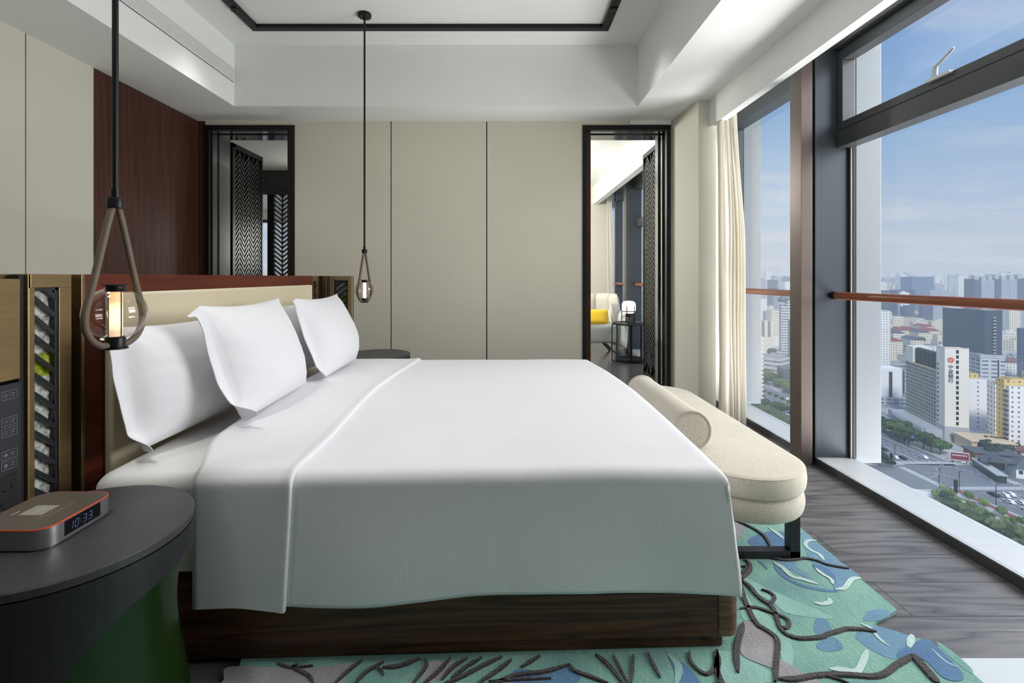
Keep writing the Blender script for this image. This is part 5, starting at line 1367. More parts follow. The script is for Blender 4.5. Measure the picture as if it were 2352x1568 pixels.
# ground
m, nt, b_ = newmat('city_ground'); v = coords(nt)
n1 = nnoise(nt, v, 0.006, 5, 0.6); n2 = nnoise(nt, v, 0.05, 4, 0.7)
mx = nt.nodes.new('ShaderNodeMix'); mx.data_type = 'FLOAT'; mx.inputs[0].default_value = 0.5; nt.links.new(n1, mx.inputs[2]); nt.links.new(n2, mx.inputs[3])
c = ramp(nt, mx.outputs[0], [(0.38, srgb(70, 88, 76)), (0.47, srgb(112, 122, 118)), (0.52, srgb(150, 154, 156)), (0.60, srgb(190, 194, 196)), (0.66, srgb(130, 128, 130))])
nt.links.new(c, b_.inputs['Base Color']); b_.inputs['Roughness'].default_value = 0.9; M['city_ground'] = m
struct(MB().box(-2000, 14000, 330, 14000, GZ - 2, GZ).build('ground', M['city_ground']))
M['paving'] = plain('plaza_paving', srgb(182, 186, 188), 0.85, 0, 0.10, 0.15)
struct(MB().box(-500, 900, 20, 330, GZ - 2, GZ).build('ground_plaza', M['paving']))
M['asphalt'] = plain('asphalt', srgb(120, 126, 134), 0.85, 0, 0.07, 0.1)
M['line'] = plain('road_paint', srgb(222, 224, 224), 0.8)
M['lawn'] = plain('lawn_green', srgb(96, 128, 76), 0.95, 0, 0.25, 0.1)
M['lawn_red'] = plain('red_shrub_bed', srgb(140, 84, 86), 0.95, 0, 0.2, 0.4)
def poly(name, pts, z, mat, label):
    b = MB(); b.slab([(p[0], p[1], GZ + z) for p in pts], (0, 0, 0.05)); return struct(b.build(name, mat), label)
poly('road', [(214, 258), (240, 256), (242, 300), (239, 400), (236, 900), (214, 900), (212, 400), (208, 300)], 0.03, M['asphalt'], 'wide asphalt avenue running away below')
poly('road', [(217, 120), (251, 120), (249, 200), (247, 238), (240, 258), (214, 258), (206, 240), (214, 226), (217, 200)], 0.03, M['asphalt'], 'near avenue full of queued cars')
poly('road', [(120, 246), (120, 228), (214, 228), (214, 257), (170, 256)], 0.04, M['asphalt'], 'side street left of the crossing')
poly('road', [(240, 257), (244, 232), (420, 236), (420, 252)], 0.04, M['asphalt'], 'side street right of the crossing')
b = MB()
def dash(x0, y0, x1, y1, w, n, duty=0.5):
    for k in range(n):
        a0 = k / n; a1 = (k + duty) / n
        b.bar((x0 + (x1 - x0) * a0, y0 + (y1 - y0) * a0, GZ + 0.1), (x0 + (x1 - x0) * a1, y0 + (y1 - y0) * a1, GZ + 0.1), w, 0.04)
for x in (217.5, 221, 228.5, 232): dash(x, 262, x, 480, 0.22, 40, 0.45)
for x in (224.8, 213, 236.5): dash(x, 262, x, 480, 0.4, 4, 0.96)
for x in (222, 226, 230, 237, 241, 245): dash(x, 224, x, 130, 0.25, 16, 0.5)
dash(233.5, 226, 233.5, 130, 0.4, 3, 0.97)
for yy in (258.5, 227.0):      # zebra crossings
    for k in range(22): b.box(212 + k * 1.6, 212 + k * 1.6 + 0.8, yy, yy + 3.4, GZ + 0.08, GZ + 0.12)
for k in range(14): b.box(207.5, 211.0, 231 + k * 1.7, 231.9 + k * 1.7, GZ + 0.09, GZ + 0.13)
for k in range(12): b.box(246, 250, 233 + k * 1.6, 233.8 + k * 1.6, GZ + 0.09, GZ + 0.13)
for cx, cy, rr, a0, a1 in ((212, 232, 16, 20, 80), (206, 262, 22, -80, -20), (250, 228, 14, 100, 170), (212, 236, 30, 10, 60)):
    for k in range(9):
        p, q = math.radians(a0 + (a1 - a0) * k / 9), math.radians(a0 + (a1 - a0) * (k + 0.55) / 9)
        b.bar((cx + rr * math.cos(p), cy + rr * math.sin(p), GZ + 0.1), (cx + rr * math.cos(q), cy + rr * math.sin(q), GZ + 0.1), 0.3, 0.04)
struct(b.build('road_markings', M['line']), 'white lane dashes and zebra crossings')
poly('lawn', [(176, 150), (200, 150), (204, 190), (200, 214), (190, 222), (176, 205)], 0.05, M['lawn'], 'park lawn beside the near avenue')
poly('lawn', [(211, 226), (213.5, 226), (216, 150), (213, 150)], 0.06, M['lawn_red'], 'red shrub strip along the avenue')
poly('lawn', [(208, 150), (209.5, 150), (207, 224), (205.5, 224)], 0.06, M['lawn'], 'green hedge strip beside the pavement')
poly('lawn', [(252, 150), (256, 150), (255, 226), (251, 226)], 0.06, M['lawn'], 'hedge strip in front of the low restaurants')
M['river'] = plain('river_water', srgb(110, 140, 142), 0.15, 0, 0.08, 0.1)
poly('river', [(150, 120), (200, 120), (205, 150), (196, 176), (186, 180), (150, 160)], 0.07, M['river'], 'greenish river in the corner by the park')
poly('terrace', [(180, 232), (190, 222), (201, 214), (203, 218), (193, 228), (184, 238)], 0.3, M['line'], 'pale curved terrace wall in the park')

# --- landmark buildings in the right window
def bank(t):
    partbox(t, 'plinth', [(-0.15, 12.2, -0.15, 9.2, 0, 9.2)], Fc['concrete'])
    w = partbox(t, 'window_strip', [(5.6, 6.9, -0.12, 0.1, 1 + k * 3.1, 3.0 + k * 3.1) for k in range(18)], M['screen'], None)
    partbox(t, 'side_windows', [(-0.12, 0.1, 6.6, 7.8, 10.5 + k * 2.9, 11.7 + k * 2.9) for k in range(13)], M['screen'])
    partbox(t, 'grid_wing', [(0.4, 11.0, 9.0, 47.0, 5.0, 41.5)], Fc['grid'])
    partbox(t, 'parapet', [(0.1, 0.5, 9.0, 47.2, 41.0, 42.0), (0.0, 12.0, 0, 0.3, 56.5, 57.1), (0, 0.3, 0, 9, 56.5, 57.1)], Fc['beige'])
    partbox(t, 'rear_tower', [(0.2, 11, 37.5, 47.0, 41.5, 52.5)], Fc['bank_end'])
    for k in range(6):
        b = MB(); b.lathe([(2.15, 41.5), (2.15, 51.5), (1.2, 52.2), (0, 52.3)], (3.3, 12.5 + k * 4.7, 0), 20); b.build('glazed_turret', Fc['dkgl'], t, smooth=40)
    partbox(t, 'podium', [(-9.0, 0.2, 2.0, 50.0, 0, 6.2)], Fc['concrete']); partbox(t, 'podium_sign', [(-9.3, -9.0, 4.0, 44.0, 3.6, 5.8)], M['line'])
    # round orange emblem and the four characters of the sign
    b = MB(); cx, cz = 2.9, 49.6
    for a in range(0, 360, 30):
        ar = math.radians(a); b.bar((cx + 0.55 * math.cos(ar), -0.12, cz + 0.55 * math.sin(ar)), (cx + 1.5 * math.cos(ar + 0.25), -0.12, cz + 1.5 * math.sin(ar + 0.25)), 0.34, 0.12, (0, 1, 0))
    b.tube([(cx + 1.62 * math.cos(2 * PI * k / 28), -0.12, cz + 1.62 * math.sin(2 * PI * k / 28)) for k in range(28)], 0.09, 6, closed=True)
    b.build('emblem', M['orange'], t)
    for k, ch in enumerate('宁波银行'):
        cu = bpy.data.curves.new('sign_character', 'FONT'); cu.body = ch; cu.size = 2.7; cu.align_x = 'CENTER'; cu.extrude = 0.05; cu.offset = 0.035
        tmp = bpy.data.objects.new('tmp', cu); COL.objects.link(tmp); dg = bpy.context.evaluated_depsgraph_get()
        me = bpy.data.meshes.new_from_object(tmp.evaluated_get(dg)); bpy.data.objects.remove(tmp)
        me.materials.clear(); me.materials.append(M['screen'])
        me.transform(Matrix.Translation((2.9, -0.12, 44.2 - k * 2.75)) @ Matrix.Rotation(PI / 2, 4, 'X'))
        oo = bpy.data.objects.new('sign_character', me); COL.objects.link(oo); oo.parent = t
bld('cream bank tower with orange emblem, black sign characters and gridded wing', 2170, 1013, 16.6, 9.0, 12.0, 56.5, Fc['bank_end'], extra=bank)
def b2x(t):
    partbox(t, 'roof_house', [(1, 6, 2, 8, 33, 36)], Fc['yellow'])
bld('white slab tower with yellow roof house just right of the bank', 2226, 984, 16.6, 9, 9.5, 33.0, Fc['white'], extra=b2x)
def b3x(t):
    partbox(t, 'parapet', [(-0.3, 13.8, -0.3, 0.2, 44, 46.5), (-0.3, 0.2, 0, 26, 44, 46.5)], Fc['concrete']); partbox(t, 'side_strip', [(9.5, 10.3, -0.2, 0.1, 4, 43)], M['alum_dark'])
bld('pale grey office block with banded windows behind the bank', 2252, 968, 16.6, 26, 13.5, 44.0, Fc['grey'], extra=b3x)
def b4x(t):
    partbox(t, 'balcony_shaft', [(7.5, 10.5, -0.3, 0.4, 6, 60)], M['screen']); partbox(t, 'parapet', [(-0.4, 17.4, -0.4, 0.3, 66, 67.2), (-0.4, 0.3, 0, 46, 66, 67.2)], Fc['slate'])
    partbox(t, 'balconies', [(7.7, 10.3, -1.0, -0.2, 8 + k * 3.2, 9.2 + k * 3.2) for k in range(17)], Fc['concrete'])
bld('huge dark navy slab building rising behind the bank', 2262, 868, 0, 46, 17, 66, Fc['navy'], extra=b4x)
def b5x(t):
    partbox(t, 'yellow_bay', [(-0.5, 4.2, 3.2, 10.0, 3, 41.0)], Fc['yellow']); partbox(t, 'roof_terrace', [(3, 11, 4, 12, 38, 41.5), (14, 22, 6, 14, 38, 45.0)], Fc['yellow'])
    partbox(t, 'base_course', [(-0.7, 26.2, -0.2, 14.2, 0, 4.2)], Fc['beige']); partbox(t, 'left_bay', [(-1.0, 4, 9.8, 17, 0, 37.0)], Fc['apt'])
    partbox(t, 'balcony_column', [(-0.9, 0.2, 0.6, 2.8, 4 + k * 2.75, 5.3 + k * 2.75) for k in range(12)], M['alum_dark'])
bld('white and yellow apartment block at the right edge of the window', 2318, 1040, 16.6, 16, 26, 38.0, Fc['apt'], name='apartment_building', extra=b5x)
bld('white slab with one dark window column left of the bank', 2022, 925, 8, 14, 15.5, 27.5, Fc['white_plain'], extra=lambda t: (partbox(t, 'window_column', [(6.2, 8.6, -0.15, 0.1, 1.5, 25)], M['alum_dark']), partbox(t, 'plinth_hall', [(-12, 30, -6, 2, 0, 5)], Fc['grey'])))
bld('tall white residential tower directly beside the exterior fin', 2014, 845, 6, 16, 14.0, 63, Fc['apt'], name='apartment_building')
bld('dark glazed block with grey angled front between the white tower and the bank', 2046, 905, -6, 16, 13, 20, Fc['navy'], extra=lambda t: partbox(t, 'angled_front', [(-2, 8, -3, 0, 0, 23)], Fc['concrete']))
bld('blue glass tower standing on the hazy horizon', 2094, 722, 4, 40, 56, 101.0, Fc['blue'], extra=lambda t: partbox(t, 'bright_edge', [(-3, 0, 0, 10, 0, 62), (56, 60, 0, 10, 0, 60)], Fc['white_plain']))
bld('dark blue twin slab under the handrail right of the fin', 2060, 728, 6, 24, 42, 68, Fc['darkblue'], name='apartment_building')
bld('second dark blue slab beneath the handrail beside the fin', 2024, 712, 6, 24, 40, 60, Fc['darkblue'], name='apartment_building')
bld('grey striped residential tower below the middle of the handrail', 2137, 738, 4, 20, 26, 70, Fc['greywhite'], name='apartment_building')
bld('cream three-storey office row with window bands in the mid distance', 2130, 760, -14, 60, 42, 17, Fc['cream'])
bld('wide low cream block left of the navy slab', 2106, 752, 4, 40, 14, 18, Fc['cream'])
bld('dark tower cut by the right edge of the window', 2336, 880, 44, 5, 26, 52, Fc['darkblue'])
for k, (px, py, lv, h, mt, lab) in enumerate(((2304, 772, 14, 58, 'greywhite', 'left of a pair of tall striped towers right of the navy slab'), (2318, 773, 16, 60, 'cream', 'cream tower of the pair right of the navy slab'), (2340, 771, 14, 56, 'greywhite', 'striped tower at the right edge below the handrail'),
                                          (2303, 806, 26, 22, 'cream', 'cream mid-rise apartments just right of the navy slab'), (2302, 824, 34, 8, 'concrete', 'long low grey hall right of the navy slab'), (2303, 858, 42, 12, 'apt', 'low housing row with brown roof right of the grey office'))):
    bld(lab, px, py, 10, 18, lv, h, Fc[mt], name='apartment_building', extra=(lambda t: partbox(t, 'roof', [(-1, 43, -1, 19, 12, 13.5)], Fc['brown'])) if k == 5 else None)
# skyline row under construction, with cranes
for k, (px, lv, h) in enumerate(((2238, 15, 96), (2254, 15, 93), (2270, 13, 94), (2285, 14, 97), (2300, 17, 95), (2319, 16, 96), (2337, 17, 98))):
    bld('grey-blue tower block in the unfinished skyline row below the cranes', px, 738, 3, 26, lv, h, Fc['greywhite' if k % 3 else 'darkblue'], name='tower_block', group='unfinished skyline towers',
        extra=lambda t, h=h, lv=lv: partbox(t, 'scaffold_top', [(0.5, lv * 0.6, -0.5, 10, h - 2, h + 8)], Fc['concrete']))
def crane(px, py, base_py, arm_l, arm_r, label):
    c = G(px, base_py); h = 100 - (py - VY) * c.y / F; s = c.y / F
    t = thing('tower_crane', label, 'crane', c)
    b = MB(); w = 1.3
    for sx, sy in ((-1, -1), (1, -1), (1, 1), (-1, 1)): b.bar((sx * w, sy * w, 0), (sx * w, sy * w, h), 0.5, 0.5)
    for k in range(int(h / 4)): b.bar((-w, -w, k * 4), (w, -w, k * 4 + 4), 0.3, 0.3)
    b.build('mast', M['orange'], t)
    b = MB(); b.bar((-arm_l * s, 0, h), (arm_r * s, 0, h), 1.2, 1.0); b.bar((0, 0, h), (0, 0, h + 6), 0.8, 0.8); b.bar((0, 0, h + 6), (-arm_l * s * 0.7, 0, h + 1), 0.3, 0.3); b.bar((0, 0, h + 6), (arm_r * s, 0, h + 1), 0.3, 0.3); b.build('jib', M['alum_dark'], t)
    b = MB(); b.box(arm_r * s - 3, arm_r * s, -1, 1, h - 3.5, h); b.build('counterweight', Fc['concrete'], t)
crane(2269, 633, 722, 6, 16, 'tower crane on the left of the skyline row'); crane(2313, 625, 722, 12, 8, 'tallest tower crane above the skyline row'); crane(2319, 639, 728, 8, 14, 'short tower crane at the right of the skyline row')

# --- landmark buildings in the narrow left window
def twin(t):
    b = MB(); b.lathe([(0, 70), (5.5, 70), (6, 71), (5.5, 74), (4, 76.5), (0, 77.5)], (3, 8, 0), 24, cap=False); b.build('dome', Fc['navy'], t, smooth=50)
    partbox(t, 'setback', [(6, 24, 4, 18, 64, 72), (10, 24, 6, 16, 72, 77)], Fc['band'])
    b = MB()
    for k in range(8):
        a = 2 * PI * k / 8; b.bar((17 + 6 * math.cos(a), 11 + 6 * math.sin(a), 77), (17 + 2.6 * math.cos(a), 11 + 2.6 * math.sin(a), 84), 0.7, 0.7)
    b.lathe([(3.2, 84), (3.2, 85.5), (0, 86)], (17, 11, 0), 16); b.bar((17, 11, 85), (17, 11, 95), 0.4, 0.4); b.build('roof_crown', M['alum_dark'], t)
bld('banded grey tower with dome and lattice crown in the narrow window', 1794, 828, 24, 22, 26, 66, Fc['band'], extra=twin)
bld('dark blue and white tower standing against the mullion in the narrow window', 1812, 852, 20, 5, 13, 54, Fc['navy'], extra=lambda t: partbox(t, 'white_grid_front', [(7, 26, -0.6, 9, 0, 53)], Fc['apt']))
bld('cream block with dark vertical stripes in the narrow window', 1746, 816, 12, 16, 15, 44, Fc['stripe'])
bld('wide banded shopping podium in the narrow window', 1790, 858, -36, 34, 26, 15, Fc['bandp'])
bld('low dark glass entrance block beside the mullion', 1800, 888, 14, 20, 30, 16, Fc['darkblue'])
bld('brown and cream residential tower behind the striped block', 1772, 788, 6, 16, 14, 50, Fc['cream'], name='apartment_building')
bld('pale apartment tower between the striped block and the banded tower', 1760, 772, 6, 14, 20, 42, Fc['greywhite'], name='apartment_building')
bld('small white tower with beige core at the left of the narrow window', 1744, 760, 4, 12, 14, 60, Fc['apt'], name='apartment_building')
def serr(t): partbox(t, 'balconies', [(15.9, 17.0, -0.6, 6.2, 3 + k * 3.1, 4.4 + k * 3.1) for k in range(17)], Fc['white_plain'])
bld('white tower edge with a toothed row of balconies along the fin', 1700, 943, 2, 12, 16.2, 56, Fc['cream'], name='apartment_building', extra=serr)
for k, (px, py, lv, h) in enumerate(((1740, 712, 20, 84), (1756, 706, 22, 78), (1770, 716, 20, 92), (1786, 704, 24, 80), (1803, 712, 26, 86), (1822, 708, 34, 98), (1750, 690, 30, 96), (1776, 688, 30, 100), (1800, 690, 34, 102))):
    bld('hazy residential tower in the upper part of the narrow window', px, py, 5, 22, lv, h, Fc[('greywhite', 'apt', 'darkblue')[k % 3]], name='tower_block', group='hazy towers seen through the narrow window')

# --- old housing with red roofs in the mid distance
def gable(b, x0, x1, y0, y1, z0, z1, m=0):
    ym = (x0 + x1) / 2
    b.add([(x0, y0, z0), (x1, y0, z0), (ym, y0, z1), (x0, y1, z0), (x1, y1, z0), (ym, y1, z1)], [(0, 1, 2), (3, 5, 4), (0, 2, 5, 3), (1, 4, 5, 2), (0, 3, 4, 1)], m)
for k, (px, py) in enumerate(((2052, 786), (2070, 782), (2092, 778), (2110, 788), (2134, 780), (2046, 812), (2092, 804), (2122, 772))):
    c = G(px, py); t = thing('walkup_house', 'cream walk-up housing block with reddish gabled roof left of the navy slab', 'house', c, math.radians(-18 + 7 * (k % 3)), 'old red-roofed housing')
    partbox(t, 'walls', (0, 15, 0, 30, 0, 14 + 2 * (k % 2)), Fc['cream']); b = MB(); gable(b, -0.5, 15.5, -0.5, 30.5, 14 + 2 * (k % 2), 18 + 2 * (k % 2)); b.build('roof', Fc['red' if k % 3 else 'slate'], t)

# --- low restaurants by the crossing
def low(label, px, py, ang, lu, lv, h, wall, roof, kind='flat', rh=2.5, name='restaurant'):
    c = G(px, py); t = thing(name, label, 'building', c, -math.radians(ang))
    partbox(t, 'walls', (0, lv, 0, lu, 0, h), wall)
    b = MB()
    if kind == 'flat': b.box(-0.8, lv + 0.8, -0.8, lu + 0.8, h, h + 0.6)
    elif kind == 'gable': gable(b, -0.8, lv + 0.8, -0.8, lu + 0.8, h, h + rh)
    else: b.add([(-1, -1, h), (lv + 1, -1, h), (lv + 1, lu + 1, h), (-1, lu + 1, h), (lv * 0.35, lu / 2, h + rh), (lv * 0.65, lu / 2, h + rh)], [(0, 1, 5, 4), (1, 2, 5), (2, 3, 4, 5), (3, 0, 4)])
    b.build('roof', roof, t)
    if kind == 'flat': partbox(t, 'shop_front', [(1 + k * 4.2, 4 + k * 4.2, -0.1, 0.1, 0.4, h * 0.6) for k in range(max(1, int(lv / 4.6)))], Fc['dkgl'])
    else: partbox(t, 'windows', [(1 + k * 3.2, 2.6 + k * 3.2, -0.1, 0.1, h * 0.45, h * 0.8) for k in range(max(1, int(lv / 3.4)))], Fc['dkgl'])
    return t
low('sand coloured low hall with blank wall beside the bank', 2232, 1040, 16, 16, 20, 6.5, Fc['beige'], Fc['beige'], 'flat')
low('timber clad restaurant with dark flat roof near the billboard', 2240, 1064, 16, 10, 20, 5.5, Fc['timber'], Fc['slate'], 'flat')
low('cream restaurant with a long brownish red roof at the right', 2330, 1054, 60, 12, 26, 5.0, Fc['cream'], Fc['brown'], 'gable', 3.5)
low('timber pavilion annex under the red roofed restaurant', 2302, 1078, 16, 6, 12, 4.5, Fc['timber'], Fc['slate'], 'flat')
low('slate roofed house at the right edge below the timber pavilion', 2334, 1098, 20, 9, 10, 5.0, Fc['white_plain'], Fc['slate'], 'hip', 2.2)
low('slate roofed house partly cut by the right window edge', 2346, 1084, 20, 8, 9, 5.0, Fc['timber'], Fc['slate'], 'hip', 2.0)
t = thing('open_pavilion', 'dark pitched open pavilion on posts in front of the restaurants', 'pavilion', G(2266, 1086), -L(18)); b = MB(); gable(b, -1, 12, -1, 7, 6, 8.5); b.build('roof', Fc['slate'], t)
for x, y in ((0, 0), (11, 0), (0, 6), (11, 6)): b = MB(); b.box(x - 0.4, x + 0.4, y - 0.4, y + 0.4, 0, 6); b.build('post', M['alum_dark'], t)
t = thing('glass_canopy', 'long green glass entrance canopy beside the avenue', 'canopy', G(2316, 1112), L(68)); b = MB(); b.box(0, 24, 0, 4.5, 3.6, 4.0); b.build('roof', Fc['concrete'], t); b = MB(); b.box(0.5, 23.5, 0.3, 4.0, 0, 3.6); b.build('glazing', Fc['dkgl'], t)
t = thing('billboard', 'burgundy billboard with a pale frame beside the crossing', 'billboard', G(2182, 1062), -L(22))
M['burgundy'] = plain('burgundy_poster', srgb(132, 48, 66), 0.6, 0, 0.03)
b = MB(); b.box(0, 8.2, 0, 0.5, 1.6, 6.0); b.build('board', M['line'], t); b = MB(); b.box(0.3, 7.9, -0.06, 0.0, 2.0, 5.7); b.build('poster', M['burgundy'], t)
b = MB(); 
for k in range(9): b.box(0.9 + k * 0.72, 1.4 + k * 0.72, -0.1, -0.06, 4.1, 4.7)
b.build('lettering', M['line'], t)
b = MB(); b.box(1, 1.4, 0.05, 0.45, 0, 1.7); b.box(6.8, 7.2, 0.05, 0.45, 0, 1.7); b.build('supports', M['alum_dark'], t)

# --- filler blocks to the horizon
rnd = random.Random(11)
protos = {}
def proto(kind, k):
    key = (kind, k)
    if key not in protos:
        b = MB()
        if kind == 'low': w, d, h = [(26, 14, 16), (40, 13, 18), (18, 16, 12), (34, 20, 9), (22, 12, 20)][k]
        else: w, d, h = [(22, 16, 78), (28, 15, 92), (18, 18, 66), (34, 16, 84), (20, 15, 100), (24, 20, 54)][k]
        b.box(0, w, 0, d, 0, h)
        if kind == 'low': b.box(w * 0.3, w * 0.5, d * 0.3, d * 0.7, h, h + 2.5)
        else: b.box(w * 0.2, w * 0.6, d * 0.2, d * 0.8, h, h + 4); b.box(-1.2, w * 0.35, -2, d * 0.4, 0, h * 0.97)
        mt = (['cream', 'apt', 'grey', 'concrete', 'cream'] if kind == 'low' else ['apt', 'greywhite', 'cream', 'greywhite', 'apt', 'darkblue'])[k]
        me = bpy.data.meshes.new('%s_block_mesh' % kind); me.from_pydata(b.v, [], b.f); me.materials.append(Fc[mt]); me.update(); protos[key] = me
    return protos[key]
def occupied(px, py):
    return (px > 2160 and px < 2304 and py > 735) or (py > 845) or (px > 2225 and py > 860) or (1785 < px < 1842 and py > 800)
placed = []
def clear(c, r):
    for q, rq in placed:
        if (q.x - c.x) ** 2 + (q.y - c.y) ** 2 < (r + rq) ** 2: return False
    placed.append((c.copy(), r)); return True
for o in list(COL.objects):
    if o.get('category') in ('building', 'house') and o.type == 'EMPTY':
        bb_ = [Vector(v_[:]) for ch in o.children for v_ in ch.bound_box]
        cx_ = sum((v_.x for v_ in bb_)) / len(bb_); cy_ = sum((v_.y for v_ in bb_)) / len(bb_); r_ = max(max(v_.x for v_ in bb_) - min(v_.x for v_ in bb_), max(v_.y for v_ in bb_) - min(v_.y for v_ in bb_)) / 2
        placed.append((o.location + o.rotation_euler.to_matrix() @ Vector((cx_, cy_, 0)), r_ * 1.05))
LOWL = ['cream low-rise block with a roof hut', 'long white low-rise row', 'small square grey low-rise block', 'broad plain concrete low-rise block', 'short cream mid-rise block']
TOWL = ['white windowed tower block', 'broad grey-blue tower block', 'square cream tower block', 'wide grey-blue tower block', 'slim tall white tower block', 'short dark blue tower block']
def fill(kind, px, py, k, s):
    c = G(px, py); r = (22, 23, 14, 21, 14)[k] if kind == 'low' else 19 * s
    if not clear(c, r): return
    o = bpy.data.objects.new('low_rise_building' if kind == 'low' else 'distant_tower', proto(kind, k)); COL.objects.link(o)
    o.location = c; o.rotation_euler = (0, 0, math.radians(rnd.choice((-14, -6, 4, 8)))); o.scale = (s, s, rnd.uniform(0.8, 1.15) * s)
    if kind == 'low': tag(o, LOWL[k] + ' in the mid-distance sprawl of the city', 'building', LOWL[k] + 's in the mid distance')
    else: tag(o, TOWL[k] + ' in the far hazy skyline', 'building', TOWL[k] + 's on the skyline')
for (py, n, s) in ((742, 8, 0.8), (722, 14, 0.9), (706, 20, 1.0), (694, 24, 1.05), (684, 28, 1.1), (676, 30, 1.2), (668, 32, 1.25)):
    for k in range(n):
        px = (1735 if k % 4 == 0 else 2015) + rnd.random() * (115 if k % 4 == 0 else 345)
        if py > 700 and 2150 < px < 2240: continue
        fill('tower', px, py + rnd.uniform(-4, 4), rnd.randrange(6), s)

for row, (py, n) in enumerate(((840, 14), (826, 16), (812, 20), (798, 20), (786, 24), (775, 26), (764, 30), (754, 32), (745, 32), (736, 32), (728, 32), (720, 30), (712, 30))):
    for k in range(n):
        px = (1735 if k % 4 == 0 else 2015) + rnd.random() * (115 if k % 4 == 0 else 345)
        if not occupied(px, py): fill('low', px, py + rnd.uniform(-3, 3), rnd.randrange(5), 1.0)
# --- trees
def leafmat(name, c0, c1, c2):
    m, nt, b = newmat(name); v = coords(nt); n = nnoise(nt, v, 1.1, 5, 0.75)
    oi = nt.nodes.new('ShaderNodeObjectInfo'); ad = nt.nodes.new('ShaderNodeMath'); ad.operation = 'MULTIPLY_ADD'; ad.inputs[1].default_value = 0.22; nt.links.new(oi.outputs['Random'], ad.inputs[0]); nt.links.new(n, ad.inputs[2])
    sb = nt.nodes.new('ShaderNodeMath'); sb.operation = 'SUBTRACT'; sb.inputs[1].default_value = 0.11; nt.links.new(ad.outputs[0], sb.inputs[0])
    c = ramp(nt, sb.outputs[0], [(0.36, c0), (0.5, c1), (0.62, c2)]); nt.links.new(c, b.inputs['Base Color']); b.inputs['Roughness'].default_value = 0.8
    bump(nt, b, n, 1.0, 0.5); return m
lm = {'a': leafmat('camphor_leaves', srgb(26, 46, 32), srgb(54, 84, 48), srgb(92, 126, 70)), 'b': leafmat('dark_leaves', srgb(30, 46, 40), srgb(46, 68, 54), srgb(66, 90, 66)), 'c': leafmat('light_leaves', srgb(84, 108, 64), srgb(120, 146, 86), srgb(150, 172, 110))}
M['bark'] = plain('bark', srgb(96, 88, 78), 0.9)
def crown(seed, r, flat=0.75, lumps=24, rough=1.0):
    rr = random.Random(seed); bm = bmesh.new()
    for k in range(lumps):
        a = rr.random() * 2 * PI; d = rr.random() ** 0.5 * r * 0.74; q = r * rr.uniform(0.26, 0.42)
        mt = Matrix.Translation((d * math.cos(a), d * math.sin(a), (rr.random() - 0.35) * r * flat * 0.8)) @ Matrix.Diagonal((q, q, q * flat, 1))
        bmesh.ops.create_icosphere(bm, subdivisions=3, radius=1.0, matrix=mt)
    for v_ in bm.verts:
        n = noise.noise_vector(v_.co * (1.3 * rough)) * 0.45 * (r / 5) + noise.noise_vector(v_.co * 2.8) * 0.42
        v_.co += n
    me = bpy.data.meshes.new('crown_mesh'); bm.to_mesh(me); bm.free(); return me
tp = {}
def tree(kind, x, y, s, label, group, ptype='a', name='street_tree'):
    key = (kind, ptype)
    if key not in tp:
        me = crown(hash(kind) % 97 if not isinstance(kind, int) else kind, 5.0, 0.72 if ptype != 'c' else 1.1); me.materials.append(lm[ptype])
        b = MB(); b.tube([(0, 0, 0), (0.1, 0, 2.2), (0.0, 0.1, 4.5)], [0.35, 0.28, 0.2], 8); tm = bpy.data.meshes.new('trunk_mesh'); tm.from_pydata(b.v, [], b.f); tm.materials.append(M['bark']); tm.update()
        tp[key] = (me, tm)
    me, tm = tp[key]
    r = bpy.data.objects.new(name, None); COL.objects.link(r); r.location = (x, y, GZ); r.rotation_euler = (0, 0, rnd.random() * 6.28); r.scale = (s, s, s); tag(r, label, 'tree', group)
    a = bpy.data.objects.new('crown', me); COL.objects.link(a); a.parent = r; a.location = (0, 0, 5.6)
    c = bpy.data.objects.new('trunk', tm); COL.objects.link(c); c.parent = r
def rowtrees(pts, label, group, ptype='a', kinds=(1, 2, 3)):
    ys = sorted(q[1] for q in pts); a_, b_ = ys[len(ys) // 3], ys[2 * len(ys) // 3]
    for i, (x, y, s) in enumerate(pts):
        w = 'at the near end' if y < a_ else 'in the middle' if y < b_ else 'at the far end'
        big = 'large' if s > sum(q[2] for q in pts) / len(pts) else 'small'
        if len(pts) < 12: tree(kinds[i % len(kinds)], x, y, s, label, group, ptype)
        else: tree(kinds[i % len(kinds)], x, y, s, big + ' ' + label + ', ' + w, group + ', ' + big + ' ones ' + w, ptype)
P_ = []
for k in range(16): P_.append((243 + rnd.uniform(-2, 3), 272 + k * 5.2, rnd.uniform(0.85, 1.15)))
for k in range(8): P_.append((252 + rnd.uniform(-2, 2), 300 + k * 8, rnd.uniform(0.8, 1.0)))
rowtrees(P_, 'street tree between the avenue and the bank', 'street trees in front of the bank')
P_ = []
for k in range(24): P_.append((198 + rnd.uniform(-4, 9), 272 + k * 6.2, rnd.uniform(0.8, 1.25)))
for k in range(26): P_.append((183 + rnd.uniform(-9, 9), 278 + k * 5.4, rnd.uniform(0.8, 1.2)))
rowtrees(P_, 'green tree in the belt left of the avenue', 'tree belt left of the avenue')
P_ = []
for k in range(22): P_.append((246 + rnd.uniform(-2, 6), 358 + k * 7, rnd.uniform(0.75, 1.05)))
for k in range(14): P_.append((260 + rnd.uniform(-5, 8), 372 + k * 8, rnd.uniform(0.8, 1.1)))
rowtrees(P_, 'tree beyond the avenue in the narrow window', 'trees on the far side of the avenue')
P_ = [(224.8 + 0.2 * (k % 2), 300 + k * 9, 0.35) for k in range(14)]
rowtrees(P_, 'round tree on the avenue median', 'median trees')
